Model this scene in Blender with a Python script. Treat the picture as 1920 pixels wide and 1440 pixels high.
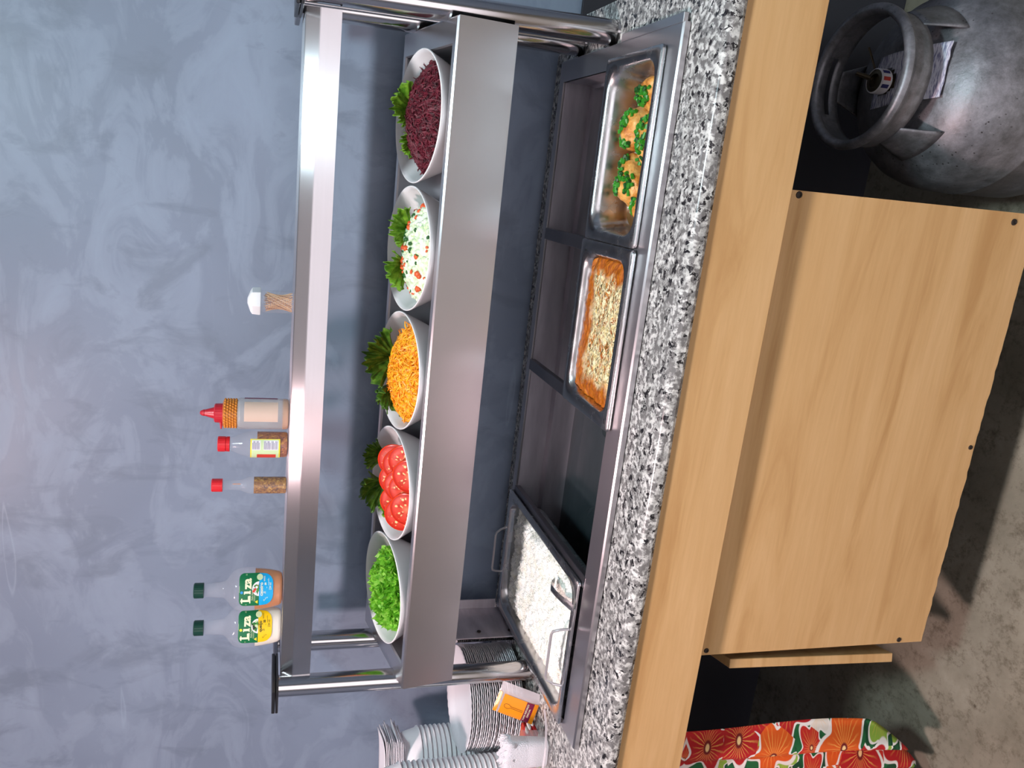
import bpy, bmesh, math, random
from mathutils import Vector, Matrix, noise as mn
random.seed(7)
for o in list(bpy.data.objects): bpy.data.objects.remove(o)
SC = bpy.context.scene
COL = SC.collection
S = 1.22            # metres per model unit
FZ = -0.725         # floor level in model units (the rim of the bain-marie is z = 0)
PI = math.pi

def W(x, y, z): return Vector((x * S, y * S, (z - FZ) * S))

# ------------------------------------------------------------------ camera
ya, pit, ro = 0.2655, -0.2464, 0.0292
fwd = Vector((-math.sin(ya) * math.cos(pit), math.cos(ya) * math.cos(pit), math.sin(pit)))
rgt = Vector((math.cos(ya), math.sin(ya), 0)); upv = rgt.cross(fwd)
R_ = math.cos(ro) * rgt + math.sin(ro) * upv; U_ = -math.sin(ro) * rgt + math.cos(ro) * upv
cd = bpy.data.cameras.new('camera'); cam = bpy.data.objects.new('camera', cd); COL.objects.link(cam)
cd.sensor_fit = 'HORIZONTAL'; cd.sensor_width = 36; cd.lens = 1459.8 * 36 / 1920; cd.shift_x = 95.8 / 1920
cd.clip_start = 0.05
M4 = Matrix((-U_, R_, -fwd)).transposed().to_4x4()      # the phone was held on its side: picture left is up
M4.translation = W(-0.1998, -0.9704, 0.4952); cam.matrix_world = M4
SC.camera = cam
# ------------------------------------------------------------------ world, exposure
wd = bpy.data.worlds.new('world'); SC.world = wd; wd.use_nodes = True
wd.node_tree.nodes['Background'].inputs[0].default_value = (1.0, 0.93, 0.99, 1)
wd.node_tree.nodes['Background'].inputs[1].default_value = 1.5
SC.view_settings.view_transform = 'Standard'; SC.view_settings.look = 'None'
SC.view_settings.exposure = 0.38; SC.view_settings.gamma = 1.0; SC.view_settings.use_curve_mapping = False
LAMPS = [(-0.04, -0.85, 0.13, (0.72, 0.93, 1.0), 132.0), (-1.17, -0.85, 0.105, (1.0, 0.73, 0.74), 265.0)]
LAMP_Z = 1.57

# ------------------------------------------------------------------ materials
MATS = {}
def srgb(r, g, b):
    f = lambda c: (c / 255 / 12.92) if c / 255 <= 0.04045 else ((c / 255 + 0.055) / 1.055) ** 2.4
    return (f(r), f(g), f(b), 1)
class NT:
    def __init__(s, name):
        s.m = bpy.data.materials.new(name); s.m.use_nodes = True; s.t = s.m.node_tree; s.n = s.t.nodes
        s.b = s.n['Principled BSDF']; MATS[name] = s.m
    def new(s, ty, **kw):
        n = s.n.new(ty)
        for k, v in kw.items(): setattr(n, k, v)
        return n
    def link(s, a, b): s.t.links.new(a, b)
    def set(s, **kw):
        for k, v in kw.items():
            s.b.inputs[k.replace('_', ' ')].default_value = v
        return s
    def coord(s, scale=(1, 1, 1), rot=(0, 0, 0), kind='Object'):
        tc = s.new('ShaderNodeTexCoord'); mp = s.new('ShaderNodeMapping')
        s.link(tc.outputs[kind], mp.inputs[0]); mp.inputs['Scale'].default_value = scale; mp.inputs['Rotation'].default_value = rot
        return mp.outputs[0]
    def noise(s, co, scale=5, detail=4, rough=0.55, dist=0.0):
        n = s.new('ShaderNodeTexNoise'); s.link(co, n.inputs['Vector'])
        n.inputs['Scale'].default_value = scale; n.inputs['Detail'].default_value = detail
        n.inputs['Roughness'].default_value = rough; n.inputs['Distortion'].default_value = dist
        return n.outputs['Fac']
    def voro(s, co, scale=5, feature='F1', out='Distance', rnd=1.0):
        n = s.new('ShaderNodeTexVoronoi', feature=feature); s.link(co, n.inputs['Vector'])
        n.inputs['Scale'].default_value = scale; n.inputs['Randomness'].default_value = rnd
        return n.outputs[out]
    def ramp(s, fac, stops, interp='LINEAR'):
        n = s.new('ShaderNodeValToRGB'); s.link(fac, n.inputs[0]); r = n.color_ramp; r.interpolation = interp
        while len(r.elements) > 1: r.elements.remove(r.elements[-1])
        r.elements[0].position = stops[0][0]; r.elements[0].color = stops[0][1]
        for p, c in stops[1:]:
            e = r.elements.new(p); e.color = c
        return n.outputs[0]
    def mix(s, fac, a, b, mode='MIX'):
        n = s.new('ShaderNodeMix', data_type='RGBA', blend_type=mode)
        for sock, v in ((n.inputs[0], fac), (n.inputs[6], a), (n.inputs[7], b)):
            if hasattr(v, 'links'): s.link(v, sock)
            else: sock.default_value = v
        return n.outputs[2]
    def math(s, op, a, b=0.0):
        n = s.new('ShaderNodeMath', operation=op)
        for sock, v in ((n.inputs[0], a), (n.inputs[1], b)):
            if hasattr(v, 'links'): s.link(v, sock)
            else: sock.default_value = v
        return n.outputs[0]
    def bump(s, h, strength=0.2, dist=0.002):
        n = s.new('ShaderNodeBump'); s.link(h, n.inputs['Height'])
        n.inputs['Strength'].default_value = strength; n.inputs['Distance'].default_value = dist
        s.link(n.outputs[0], s.b.inputs['Normal'])
    def col(s, c):
        if hasattr(c, 'links'): s.link(c, s.b.inputs['Base Color'])
        else: s.b.inputs['Base Color'].default_value = c
    def rough(s, c): s.link(c, s.b.inputs['Roughness'])
def g(v): return (v, v, v, 1)
def plain(name, c, rough=0.5, metal=0.0, **kw):
    n = NT(name); n.col(c); n.set(Roughness=rough, Metallic=metal, **kw); return n

def brushed(name, base, axis, r0, r1, aniso=0.6):
    n = NT(name)
    sc = [420, 420, 420]; sc[axis] = 1.2
    co = n.coord(tuple(sc)); f = n.noise(co, 1.0, 3, 0.6)
    n.col(n.mix(n.noise(n.coord(), 6, 3), [c * 0.9 for c in base[:3]] + [1], base))
    n.rough(n.ramp(f, [(0.3, g(r0)), (0.7, g(r1))]))
    n.set(Metallic=1.0, Anisotropic=aniso, Anisotropic_Rotation=0.25)
    tg = n.new('ShaderNodeTangent', direction_type='RADIAL', axis='XYZ'[axis])
    tv = n.new('ShaderNodeCombineXYZ'); v = [0, 0, 0]; v[axis] = 1
    for i in range(3): tv.inputs[i].default_value = v[i]
    n.link(tv.outputs[0], n.b.inputs['Tangent']); n.n.remove(tg)
    return n
brushed('steel_brushed', (0.61, 0.59, 0.61, 1), 0, 0.284, 0.296)
brushed('steel_shelf', (0.66, 0.64, 0.66, 1), 0, 0.235, 0.255, 1.0)
n = NT('steel_deep'); n.set(Metallic=0.6, Roughness=0.42); n.col(n.ramp(n.noise(n.coord((0.5, 1, 3)), 14, 4), [(0.3, (0.44, 0.41, 0.45, 1)), (0.7, (0.62, 0.58, 0.62, 1))]))
n = NT('steel_polished'); n.set(Metallic=1.0); n.col((0.60, 0.58, 0.58, 1))
n.rough(n.ramp(n.noise(n.coord((1, 1, 0.25)), 30, 3), [(0.3, g(0.10)), (0.7, g(0.2))]))
n = NT('steel_pan'); n.set(Metallic=1.0); n.col((0.63, 0.63, 0.63, 1))
n.rough(n.ramp(n.noise(n.coord((1, 1, 1)), 25, 4), [(0.3, g(0.16)), (0.75, g(0.34))]))
n = NT('steel_dark'); n.set(Metallic=1.0, Roughness=0.35); n.col((0.26, 0.25, 0.27, 1))
plain('steel_wire', (0.72, 0.68, 0.68, 1), 0.3, 0.75)
plain('black_rubber', (0.012, 0.012, 0.014, 1), 0.35)
plain('screw_dark', (0.045, 0.035, 0.03, 1), 0.5, 0.6)

# granite
n = NT('granite'); co = n.coord()
dis = n.new('ShaderNodeVectorMath', operation='ADD')
nz = n.new('ShaderNodeTexNoise'); n.link(co, nz.inputs['Vector']); nz.inputs['Scale'].default_value = 60; nz.inputs['Detail'].default_value = 3
sc_ = n.new('ShaderNodeVectorMath', operation='SCALE'); n.link(nz.outputs['Color'], sc_.inputs[0]); sc_.inputs['Scale'].default_value = 0.010
n.link(co, dis.inputs[0]); n.link(sc_.outputs[0], dis.inputs[1]); cw = dis.outputs[0]
big = n.ramp(n.noise(cw, 52, 5, 0.62), [(0.30, srgb(92, 90, 90)), (0.42, srgb(165, 165, 160)), (0.55, srgb(214, 214, 208)), (0.75, srgb(228, 226, 220))])
gry = n.ramp(n.noise(cw, 110, 3, 0.6), [(0.44, g(0)), (0.56, g(1))])
c1 = n.mix(gry, srgb(118, 116, 114), big)
blk = n.ramp(n.noise(cw, 75, 4, 0.66), [(0.405, g(0)), (0.435, g(1))])
n.col(n.mix(blk, srgb(34, 33, 36), c1)); n.set(Roughness=0.16)
# wall: burnished cement
n = NT('cement_wall'); co = n.coord((1, 1, 1))
a = n.noise(co, 1.3, 4, 0.5, 0.6); b = n.noise(n.coord((1, 1, 1.7), (0, 0.6, 0)), 4.2, 8, 0.60, 1.3); c = n.noise(n.coord((1.8, 1, 1), (0, -0.7, 0)), 6, 7, 0.6, 0.7)
base = n.ramp(a, [(0.30, srgb(117, 130, 146)), (0.5, srgb(125, 138, 156)), (0.70, srgb(134, 149, 167))])
t2b = n.mix(n.ramp(b, [(0.47, g(0)), (0.53, g(0.4)), (0.70, g(0.8))]), base, srgb(143, 158, 176))
dk = n.ramp(c, [(0.34, g(0.6)), (0.47, g(0))]); t3 = n.mix(dk, t2b, srgb(109, 121, 136))
scr = n.ramp(n.noise(n.coord((0.5, 1, 7), (0, 0.9, 0)), 3, 2, 0.4, 0.3), [(0.74, g(0)), (0.752, g(0.4)), (0.764, g(0))])
n.col(n.mix(scr, t3, srgb(158, 173, 191))); n.rough(n.ramp(b, [(0.3, g(0.36)), (0.7, g(0.5))])); n.bump(n.noise(co, 25, 5), 0.04, 0.003)
# floor: stained concrete
n = NT('concrete_floor'); co = n.coord()
a = n.ramp(n.noise(co, 5, 7, 0.7), [(0.3, srgb(116, 110, 94)), (0.5, srgb(138, 131, 114)), (0.72, srgb(160, 153, 136))])
st = n.ramp(n.noise(co, 30, 8, 0.78), [(0.34, g(0.85)), (0.50, g(0))]); a = n.mix(st, a, srgb(88, 78, 62))
sp = n.ramp(n.voro(co, 26), [(0.0, g(0.8)), (0.07, g(0.8)), (0.11, g(0))]); spm = n.math('MULTIPLY', sp, n.ramp(n.noise(co, 9, 2), [(0.55, g(0)), (0.6, g(1))]))
n.col(n.mix(spm, a, srgb(70, 60, 46))); n.set(Roughness=0.6); n.bump(n.noise(co, 60, 6, 0.7), 0.25, 0.003)
# laminate
def laminate(name, c0, c1, c2):
    n = NT(name); co = n.coord((0.55, 6, 6.0))
    w = n.noise(co, 2.6, 6, 0.6, 1.2); fine = n.noise(n.coord((3, 60, 60)), 3, 3, 0.6)
    b = n.ramp(w, [(0.28, c0), (0.48, c1), (0.75, c2)])
    n.col(n.mix(n.ramp(fine, [(0.35, g(0.20)), (0.6, g(0))]), b, c0)); n.set(Roughness=0.42); return n
laminate('laminate_maple', srgb(190, 145, 91), srgb(211, 169, 115), srgb(222, 182, 130))
n = plain('chipboard', srgb(150, 116, 78), 0.8); co = n.coord(); n.col(n.ramp(n.noise(co, 160, 3), [(0.35, srgb(104, 78, 50)), (0.65, srgb(176, 140, 98))]))
plain('ceiling_paint', (0.75, 0.75, 0.74, 1), 0.8)
plain('white_bowl', (0.86, 0.86, 0.85, 1), 0.16)
plain('foam_white', (0.86, 0.86, 0.87, 1), 0.55, Subsurface_Weight=0.0)
n = plain('foam_plate', (0.85, 0.86, 0.88, 1), 0.5)
plain('paper_white', (0.86, 0.84, 0.86, 1), 0.8)
n = plain('tissue', (0.74, 0.73, 0.76, 1), 0.9); n.bump(n.voro(n.coord(), 420), 0.5, 0.002)
def film(name, c, alpha, rough=0.12, spec=0.5):
    n = plain(name, c, rough, Alpha=alpha); n.b.inputs['Specular IOR Level'].default_value = spec; return n
film('clear_plastic', (0.70, 0.72, 0.78, 1), 0.11, 0.06, 0.9)
film('frosted_plastic', (0.62, 0.60, 0.57, 1), 0.40, 0.25)
film('bag_plastic', (0.95, 0.86, 0.88, 1), 0.42, 0.12, 0.9)
film('thin_film', (0.95, 0.93, 0.95, 1), 0.25, 0.1, 0.9)
plain('cap_green', srgb(14, 60, 48), 0.35); plain('cap_red', srgb(214, 38, 46), 0.35); plain('cap_red_dark', srgb(190, 36, 50), 0.35)
plain('cap_white', (0.84, 0.86, 0.86, 1), 0.4)
plain('label_green', srgb(14, 112, 66), 0.4); plain('label_blue', srgb(10, 168, 226), 0.4); plain('label_yellow', srgb(250, 206, 14), 0.4)
plain('ink_cream', srgb(244, 246, 206), 0.5); plain('ink_dark', srgb(40, 50, 36), 0.5); plain('ink_white', (0.9, 0.9, 0.9, 1), 0.5)
plain('ink_blue', srgb(40, 150, 220), 0.5); plain('badge', srgb(206, 228, 176), 0.5); plain('ink_green', srgb(70, 150, 60), 0.5); plain('ink_red', srgb(210, 66, 52), 0.5)
plain('label_peach', srgb(214, 188, 170), 0.4); plain('ink_navy', srgb(44, 44, 110), 0.5); plain('ink_yellow', srgb(244, 226, 60), 0.5)
plain('dress_brown', srgb(190, 118, 52), 0.3); plain('dress_white', srgb(238, 234, 216), 0.35); plain('mustard', srgb(214, 134, 40), 0.35)
n = plain('pepper_mix', srgb(170, 90, 20), 0.25); co = n.coord((1, 1, 0.7)); n.col(n.ramp(n.noise(co, 120, 4, 0.7, 1.5), [(0.3, srgb(60, 22, 4)), (0.45, srgb(140, 68, 8)), (0.58, srgb(176, 100, 16)), (0.70, srgb(214, 164, 70))]))
n = plain('pepper_seed', srgb(180, 120, 30), 0.25); co = n.coord((1, 1, 0.8)); n.col(n.ramp(n.noise(co, 150, 4, 0.7, 1.2), [(0.32, srgb(50, 24, 4)), (0.45, srgb(130, 80, 12)), (0.57, srgb(168, 116, 20)), (0.70, srgb(220, 180, 90))]))
n = plain('toothpick_wood', srgb(232, 178, 120), 0.7); oi = n.new('ShaderNodeObjectInfo'); n.col(n.ramp(oi.outputs['Random'], [(0.0, srgb(150, 96, 54)), (0.45, srgb(214, 156, 100)), (1.0, srgb(248, 216, 170))]))
plain('packet_orange', srgb(246, 148, 20), 0.3); plain('packet_maroon', srgb(122, 22, 62), 0.35)
# food
n = plain('beet', srgb(118, 22, 46), 0.6); rn = n.new('ShaderNodeObjectInfo'); n.col(n.ramp(n.noise(n.coord(), 120, 2), [(0.35, srgb(56, 6, 18)), (0.6, srgb(104, 18, 38))]))
n = plain('carrot', srgb(246, 160, 18), 0.45); n.col(n.ramp(n.noise(n.coord(), 140, 2), [(0.35, srgb(236, 132, 6)), (0.6, srgb(252, 184, 34))])); n.set(Subsurface_Weight=0.0)
n = plain('slaw', srgb(224, 240, 206), 0.35); n.col(n.ramp(n.noise(n.coord(), 110, 2), [(0.35, srgb(206, 232, 176)), (0.6, srgb(240, 250, 232))]))
plain('tomato_bit', srgb(226, 96, 48), 0.35); plain('herb_bit', srgb(40, 96, 40), 0.5)
def leafmat(name, a, b, c):
    n = plain(name, b, 0.42); n.col(n.ramp(n.noise(n.coord(), 60, 4, 0.6), [(0.3, a), (0.5, b), (0.7, c)])); n.bump(n.noise(n.coord(), 140, 3), 0.5, 0.002)
    tr = n.new('ShaderNodeBsdfTranslucent'); n.link(n.b.inputs['Base Color'].links[0].from_socket, tr.inputs[0])
    mx = n.new('ShaderNodeMixShader'); mx.inputs[0].default_value = 0.3
    n.link(n.b.outputs[0], mx.inputs[1]); n.link(tr.outputs[0], mx.inputs[2]); n.link(mx.outputs[0], n.n['Material Output'].inputs[0])
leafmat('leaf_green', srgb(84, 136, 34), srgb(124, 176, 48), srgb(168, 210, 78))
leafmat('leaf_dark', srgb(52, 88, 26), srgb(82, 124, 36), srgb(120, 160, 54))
leafmat('chopped_lettuce', srgb(96, 176, 40), srgb(138, 214, 62), srgb(190, 236, 112))
# tomato slice: skin ring, flesh, seed chambers laid out round the slice's own axis
n = NT('tomato_slice'); co = n.coord(kind='Object')
sep = n.new('ShaderNodeSeparateXYZ'); n.link(co, sep.inputs[0])
rr = n.math('SQRT', n.math('ADD', n.math('MULTIPLY', sep.outputs[0], sep.outputs[0]), n.math('MULTIPLY', sep.outputs[1], sep.outputs[1])))
rr = n.math('DIVIDE', rr, 0.030 * S)
an = n.math('ARCTAN2', sep.outputs[1], sep.outputs[0])
lob = n.math('SINE', n.math('ADD', n.math('MULTIPLY', an, 6.0), n.math('MULTIPLY', n.noise(co, 40, 2), 3.0)))
ring = n.ramp(rr, [(0.0, g(0)), (0.20, g(0)), (0.28, g(1)), (0.72, g(1)), (0.80, g(0))])
ch = n.math('MULTIPLY', ring, n.ramp(lob, [(0.15, g(0)), (0.45, g(1))]))
seeds = n.ramp(n.voro(co, 125), [(0.30, srgb(246, 206, 140)), (0.45, srgb(188, 46, 18))])
flesh = n.ramp(rr, [(0.0, srgb(230, 130, 90)), (0.3, srgb(208, 66, 42)), (0.8, srgb(204, 50, 32)), (0.93, srgb(176, 24, 12))])
n.col(n.mix(ch, flesh, seeds)); n.set(Roughness=0.4, Specular_IOR_Level=0.25)
plain('tomato_skin', srgb(212, 56, 20), 0.25)
n = plain('rice', (0.90, 0.90, 0.84, 1), 0.5); n.col(n.ramp(n.noise(n.coord(), 40, 3), [(0.3, srgb(244, 244, 228)), (0.6, srgb(253, 254, 248))]))
# lasagne top: sauce, cheese, herbs
n = NT('lasagna_top'); co = n.coord((1, 1, 1))
wv = n.noise(n.coord((1.0, 3.0, 1)), 26, 6, 0.7, 1.6); ch = n.noise(n.coord((0.8, 2.0, 1), (0, 0, 0.12)), 42, 6, 0.74, 1.8)
sauce = n.ramp(wv, [(0.3, srgb(110, 46, 2)), (0.5, srgb(184, 96, 6)), (0.7, srgb(222, 142, 22))])
mid = n.new('ShaderNodeVertexColor'); mid.layer_name = 'cheese'
chm = n.math('MULTIPLY', n.ramp(ch, [(0.43, g(0)), (0.49, g(1))]), mid.outputs[0])
c1 = n.mix(chm, sauce, n.ramp(n.noise(co, 120, 3), [(0.3, srgb(232, 206, 130)), (0.6, srgb(252, 244, 200))]))
hb = n.math('MULTIPLY', n.ramp(n.noise(n.coord((0.8, 1.6, 1)), 75, 5, 0.75, 2.4), [(0.42, g(1)), (0.48, g(0))]), mid.outputs[0])
n.col(n.mix(hb, c1, srgb(84, 74, 30))); n.set(Roughness=0.25); n.bump(ch, 0.6, 0.006)
n = plain('chicken', srgb(222, 150, 64), 0.3); n.col(n.ramp(n.noise(n.coord(), 45, 4, 0.65), [(0.3, srgb(160, 84, 24)), (0.46, srgb(220, 150, 66)), (0.65, srgb(238, 190, 110))])); n.bump(n.noise(n.coord(), 130, 4), 0.6, 0.004)
plain('scallion', srgb(52, 140, 34), 0.35); plain('scallion_dark', srgb(28, 84, 30), 0.4)
n = plain('oil', srgb(150, 96, 20), 0.05, Alpha=0.55)
n = plain('water', (0.03, 0.045, 0.05, 1), 0.03, Alpha=0.72)
# gas bottle paint, worn
n = NT('worn_silver'); co = n.coord(); wr = n.noise(co, 35, 6, 0.75)
chip = n.ramp(n.voro(n.coord((1, 1, 0.6)), 120), [(0.0, g(1)), (0.10, g(1)), (0.18, g(0))]); patch = n.ramp(n.noise(co, 6, 3), [(0.5, g(0)), (0.58, g(1))])
base = n.ramp(wr, [(0.3, srgb(96, 96, 98)), (0.55, srgb(132, 132, 136)), (0.75, srgb(160, 160, 164))])
n.col(n.mix(n.math('MULTIPLY', chip, patch), base, srgb(52, 48, 46))); n.set(Metallic=0.55); n.rough(n.ramp(wr, [(0.3, g(0.36)), (0.7, g(0.55))])); n.bump(n.noise(co, 90, 5, 0.7), 0.25, 0.003)
plain('brass_dark', srgb(90, 80, 64), 0.4, 0.8)
n = plain('leaflet', srgb(196, 196, 206), 0.6); n.col(n.ramp(n.noise(n.coord((1, 8, 1)), 60, 3), [(0.4, srgb(120, 120, 150)), (0.55, srgb(206, 206, 216))]))
# floral cotton: hibiscus cells on green
n = NT('floral_cloth'); sp_ = n.new('ShaderNodeSeparateXYZ'); n.link(n.coord(), sp_.inputs[0])
cb = n.new('ShaderNodeCombineXYZ'); n.link(sp_.outputs[0], cb.inputs[0]); n.link(n.math('ADD', sp_.outputs[2], n.math('MULTIPLY', sp_.outputs[1], 0.6)), cb.inputs[1]); fc_ = cb.outputs[0]
def flowers(scale, off):
    mp = n.new('ShaderNodeMapping'); n.link(fc_, mp.inputs[0]); mp.inputs['Location'].default_value = off
    v = n.new('ShaderNodeTexVoronoi', voronoi_dimensions='2D'); n.link(mp.outputs[0], v.inputs['Vector']); v.inputs['Scale'].default_value = scale; v.inputs['Randomness'].default_value = 0.75
    df = n.new('ShaderNodeVectorMath', operation='SUBTRACT'); n.link(mp.outputs[0], df.inputs[0]); n.link(v.outputs['Position'], df.inputs[1])
    q = n.new('ShaderNodeSeparateXYZ'); n.link(df.outputs[0], q.inputs[0]); sc = n.new('ShaderNodeSeparateColor'); n.link(v.outputs['Color'], sc.inputs[0])
    th = n.math('ADD', n.math('ARCTAN2', q.outputs[1], q.outputs[0]), n.math('MULTIPLY', sc.outputs[1], 6.28))
    pr_ = n.math('ADD', 0.50, n.math('MULTIPLY', n.math('COSINE', n.math('MULTIPLY', th, 5.0)), 0.13))
    return v.outputs['Distance'], n.math('MULTIPLY', n.math('DIVIDE', v.outputs['Distance'], pr_), 0.5), th, sc.outputs[0]
green = n.mix(n.ramp(n.noise(fc_, 30, 2), [(0.45, g(0)), (0.5, g(1))]), srgb(10, 70, 38), srgb(22, 100, 52))
cc = green
for k_, (sc__, off) in enumerate(((17, (0.3, 0.1, 0)), (9.5, (0, 0, 0)))):
    d_, q_, th, rnd_ = flowers(sc__, off)
    pc = n.ramp(rnd_, [(0.0, srgb(186, 20, 26)), (0.40, srgb(226, 92, 18)), (0.66, srgb(186, 20, 26)), (0.84, srgb(236, 222, 208))] if k_ else [(0.0, srgb(150, 186, 66)), (0.5, srgb(236, 226, 214)), (0.7, srgb(206, 40, 30))], 'CONSTANT')
    ray = n.math('MULTIPLY', n.ramp(n.math('SINE', n.math('ADD', n.math('MULTIPLY', th, 25.0), n.math('MULTIPLY', n.noise(fc_, 60, 2), 4.0))), [(0.5, g(0)), (0.9, g(0.75))]), n.ramp(q_, [(0.12, g(1)), (0.40, g(0))]))
    pc = n.mix(ray, pc, srgb(252, 196, 96))
    pc = n.mix(n.ramp(q_, [(0.45, g(0)), (0.465, g(1))]), pc, srgb(244, 236, 228))
    pc = n.mix(n.ramp(d_, [(0.07, g(1)), (0.09, g(0))]), pc, srgb(120, 14, 20)); pc = n.mix(n.ramp(d_, [(0.035, g(1)), (0.05, g(0))]), pc, srgb(252, 214, 150))
    cc = n.mix(n.ramp(q_, [(0.515, g(1)), (0.53, g(0))]), cc, pc)
n.col(cc); n.set(Roughness=0.75)
def emit(name, c, s):
    n = NT(name); n.col(g(0.8)); n.b.inputs['Emission Color'].default_value = (*c, 1); n.b.inputs['Emission Strength'].default_value = s

# ------------------------------------------------------------------ mesh helpers (model units)
def box(bm, x0, x1, y0, y1, z0, z1, bev=0.0, seg=1, m=0):
    b2 = bmesh.new()
    v = [b2.verts.new(p) for p in ((x0, y0, z0), (x1, y0, z0), (x1, y1, z0), (x0, y1, z0), (x0, y0, z1), (x1, y0, z1), (x1, y1, z1), (x0, y1, z1))]
    for f in ((3, 2, 1, 0), (4, 5, 6, 7), (0, 1, 5, 4), (1, 2, 6, 5), (2, 3, 7, 6), (3, 0, 4, 7)): b2.faces.new([v[i] for i in f])
    if bev: bmesh.ops.bevel(b2, geom=b2.edges[:], offset=bev, segments=seg, affect='EDGES', profile=0.5)
    for f in b2.faces: f.material_index = m
    me = bpy.data.meshes.new('t'); b2.to_mesh(me); b2.free(); bm.from_mesh(me); bpy.data.meshes.remove(me)
def loops(bm, rings, closed=True, cap0=False, cap1=False, m=0):
    vs = [[bm.verts.new(p) for p in r] for r in rings]; fs = []
    k = len(vs[0])
    for a, b in zip(vs, vs[1:]):
        for i in range(k if closed else k - 1):
            j = (i + 1) % k
            fs.append(bm.faces.new((a[i], a[j], b[j], b[i])))
    if cap0: fs.append(bm.faces.new(vs[0][::-1]))
    if cap1: fs.append(bm.faces.new(vs[-1]))
    for f in fs: f.material_index = m
    return vs
def lathe(bm, prof, seg=32, cx=0, cy=0, sx=1.0, sy=1.0, m=0, z0=0):
    rings = [[(cx + r * sx * math.cos(2 * PI * i / seg), cy + r * sy * math.sin(2 * PI * i / seg), z + z0) for i in range(seg)] for r, z in prof]
    loops(bm, rings, True, prof[0][0] > 1e-6 and False, False, m)
    if prof[0][0] > 1e-5: pass
def lathe_c(bm, prof, seg=32, **k):
    p = list(prof)
    if p[0][0] > 1e-5: p = [(1e-5, p[0][1])] + p
    if p[-1][0] > 1e-5: p = p + [(1e-5, p[-1][1])]
    lathe(bm, p, seg, **k)
def tube(bm, pts, r, seg=10, m=0, caps=True):
    pts = [Vector(p) for p in pts]; rings = []
    up = Vector((0.31, 0.17, 0.93))
    for i, p in enumerate(pts):
        d = (pts[min(i + 1, len(pts) - 1)] - pts[max(i - 1, 0)]).normalized()
        a = d.cross(up)
        if a.length < 1e-4: a = d.cross(Vector((1, 0, 0)))
        a.normalize(); b = d.cross(a)
        rad = r[i] if isinstance(r, (list, tuple)) else r
        rings.append([p + rad * (math.cos(2 * PI * k / seg) * a + math.sin(2 * PI * k / seg) * b) for k in range(seg)])
    loops(bm, rings, True, caps, caps, m)
def prism(bm, prof, x0, x1, m=0):
    """closed profile of (y, z) extruded along x"""
    loops(bm, [[(x0, y, z) for y, z in prof], [(x1, y, z) for y, z in prof]], True, True, True, m)
def poly(bm, pts, m=0):
    f = bm.faces.new([bm.verts.new(p) for p in pts]); f.material_index = m; return f
def rrect(x0, x1, y0, y1, r, n=6, z=0):
    out = []
    for cx, cy, a in ((x1 - r, y1 - r, 0), (x0 + r, y1 - r, PI / 2), (x0 + r, y0 + r, PI), (x1 - r, y0 + r, 1.5 * PI)):
        for i in range(n + 1): t = a + PI / 2 * i / n; out.append((cx + r * math.cos(t), cy + r * math.sin(t), z))
    return out
def mesh(name, bm, mats, smooth=True, angle=35, recalc=True):
    if recalc: bmesh.ops.recalc_face_normals(bm, faces=bm.faces[:])
    bmesh.ops.scale(bm, vec=(S, S, S), verts=bm.verts[:])
    me = bpy.data.meshes.new(name); bm.to_mesh(me); bm.free()
    for mm in (mats if isinstance(mats, (list, tuple)) else [mats]): me.materials.append(MATS[mm])
    if smooth:
        me.shade_smooth()
        try: me.set_sharp_from_angle(angle=math.radians(angle))
        except Exception: pass
    return me
def obj(name, bm, mats, parent=None, loc=(0, 0, 0), rot=(0, 0, 0), smooth=True, angle=35, recalc=True):
    me = bm if isinstance(bm, bpy.types.Mesh) else mesh(name, bm, mats, smooth, angle, recalc)
    o = bpy.data.objects.new(name, me); COL.objects.link(o); o.rotation_euler = rot
    if parent: o.parent = parent; o.location = Vector(loc) * S
    else: o.location = W(*loc)
    return o
def tag(o, label=None, cat=None, group=None, kind=None):
    if label: o['label'] = label
    if cat: o['category'] = cat
    if group: o['group'] = group
    if kind: o['kind'] = kind
    return o
def thing(name, loc, label=None, cat=None, group=None, kind=None, rot=(0, 0, 0)):
    o = bpy.data.objects.new(name, None); COL.objects.link(o); o.location = W(*loc); o.rotation_euler = rot; o.empty_display_size = 0.05
    return tag(o, label, cat, group, kind)
def solid(o, t, off=-1.0):
    md = o.modifiers.new('solid', 'SOLIDIFY'); md.thickness = t * S; md.offset = off; return o
NB = bmesh.new
def text_mesh(txt, size, bold=0.0, squeeze=1.0):
    """flat text outline as vertices and faces, centred, x right and y up"""
    cu = bpy.data.curves.new('txt', 'FONT'); cu.body = txt; cu.size = size; cu.offset = bold; cu.align_x = 'CENTER'; cu.align_y = 'CENTER'; cu.resolution_u = 3
    o = bpy.data.objects.new('txt', cu); COL.objects.link(o)
    dg = bpy.context.evaluated_depsgraph_get(); dg.update()
    me = bpy.data.meshes.new_from_object(o.evaluated_get(dg))
    v = [(p.co.x * squeeze, p.co.y) for p in me.vertices]; f = [tuple(p.vertices) for p in me.polygons]
    bpy.data.objects.remove(o); bpy.data.curves.remove(cu); bpy.data.meshes.remove(me)
    return v, f
def add_flat(bm, v, f, fn, m=0):
    vs = [bm.verts.new(fn(x, y)) for x, y in v]
    for q in f:
        try: bm.faces.new([vs[i] for i in q]).material_index = m
        except ValueError: pass

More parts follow.
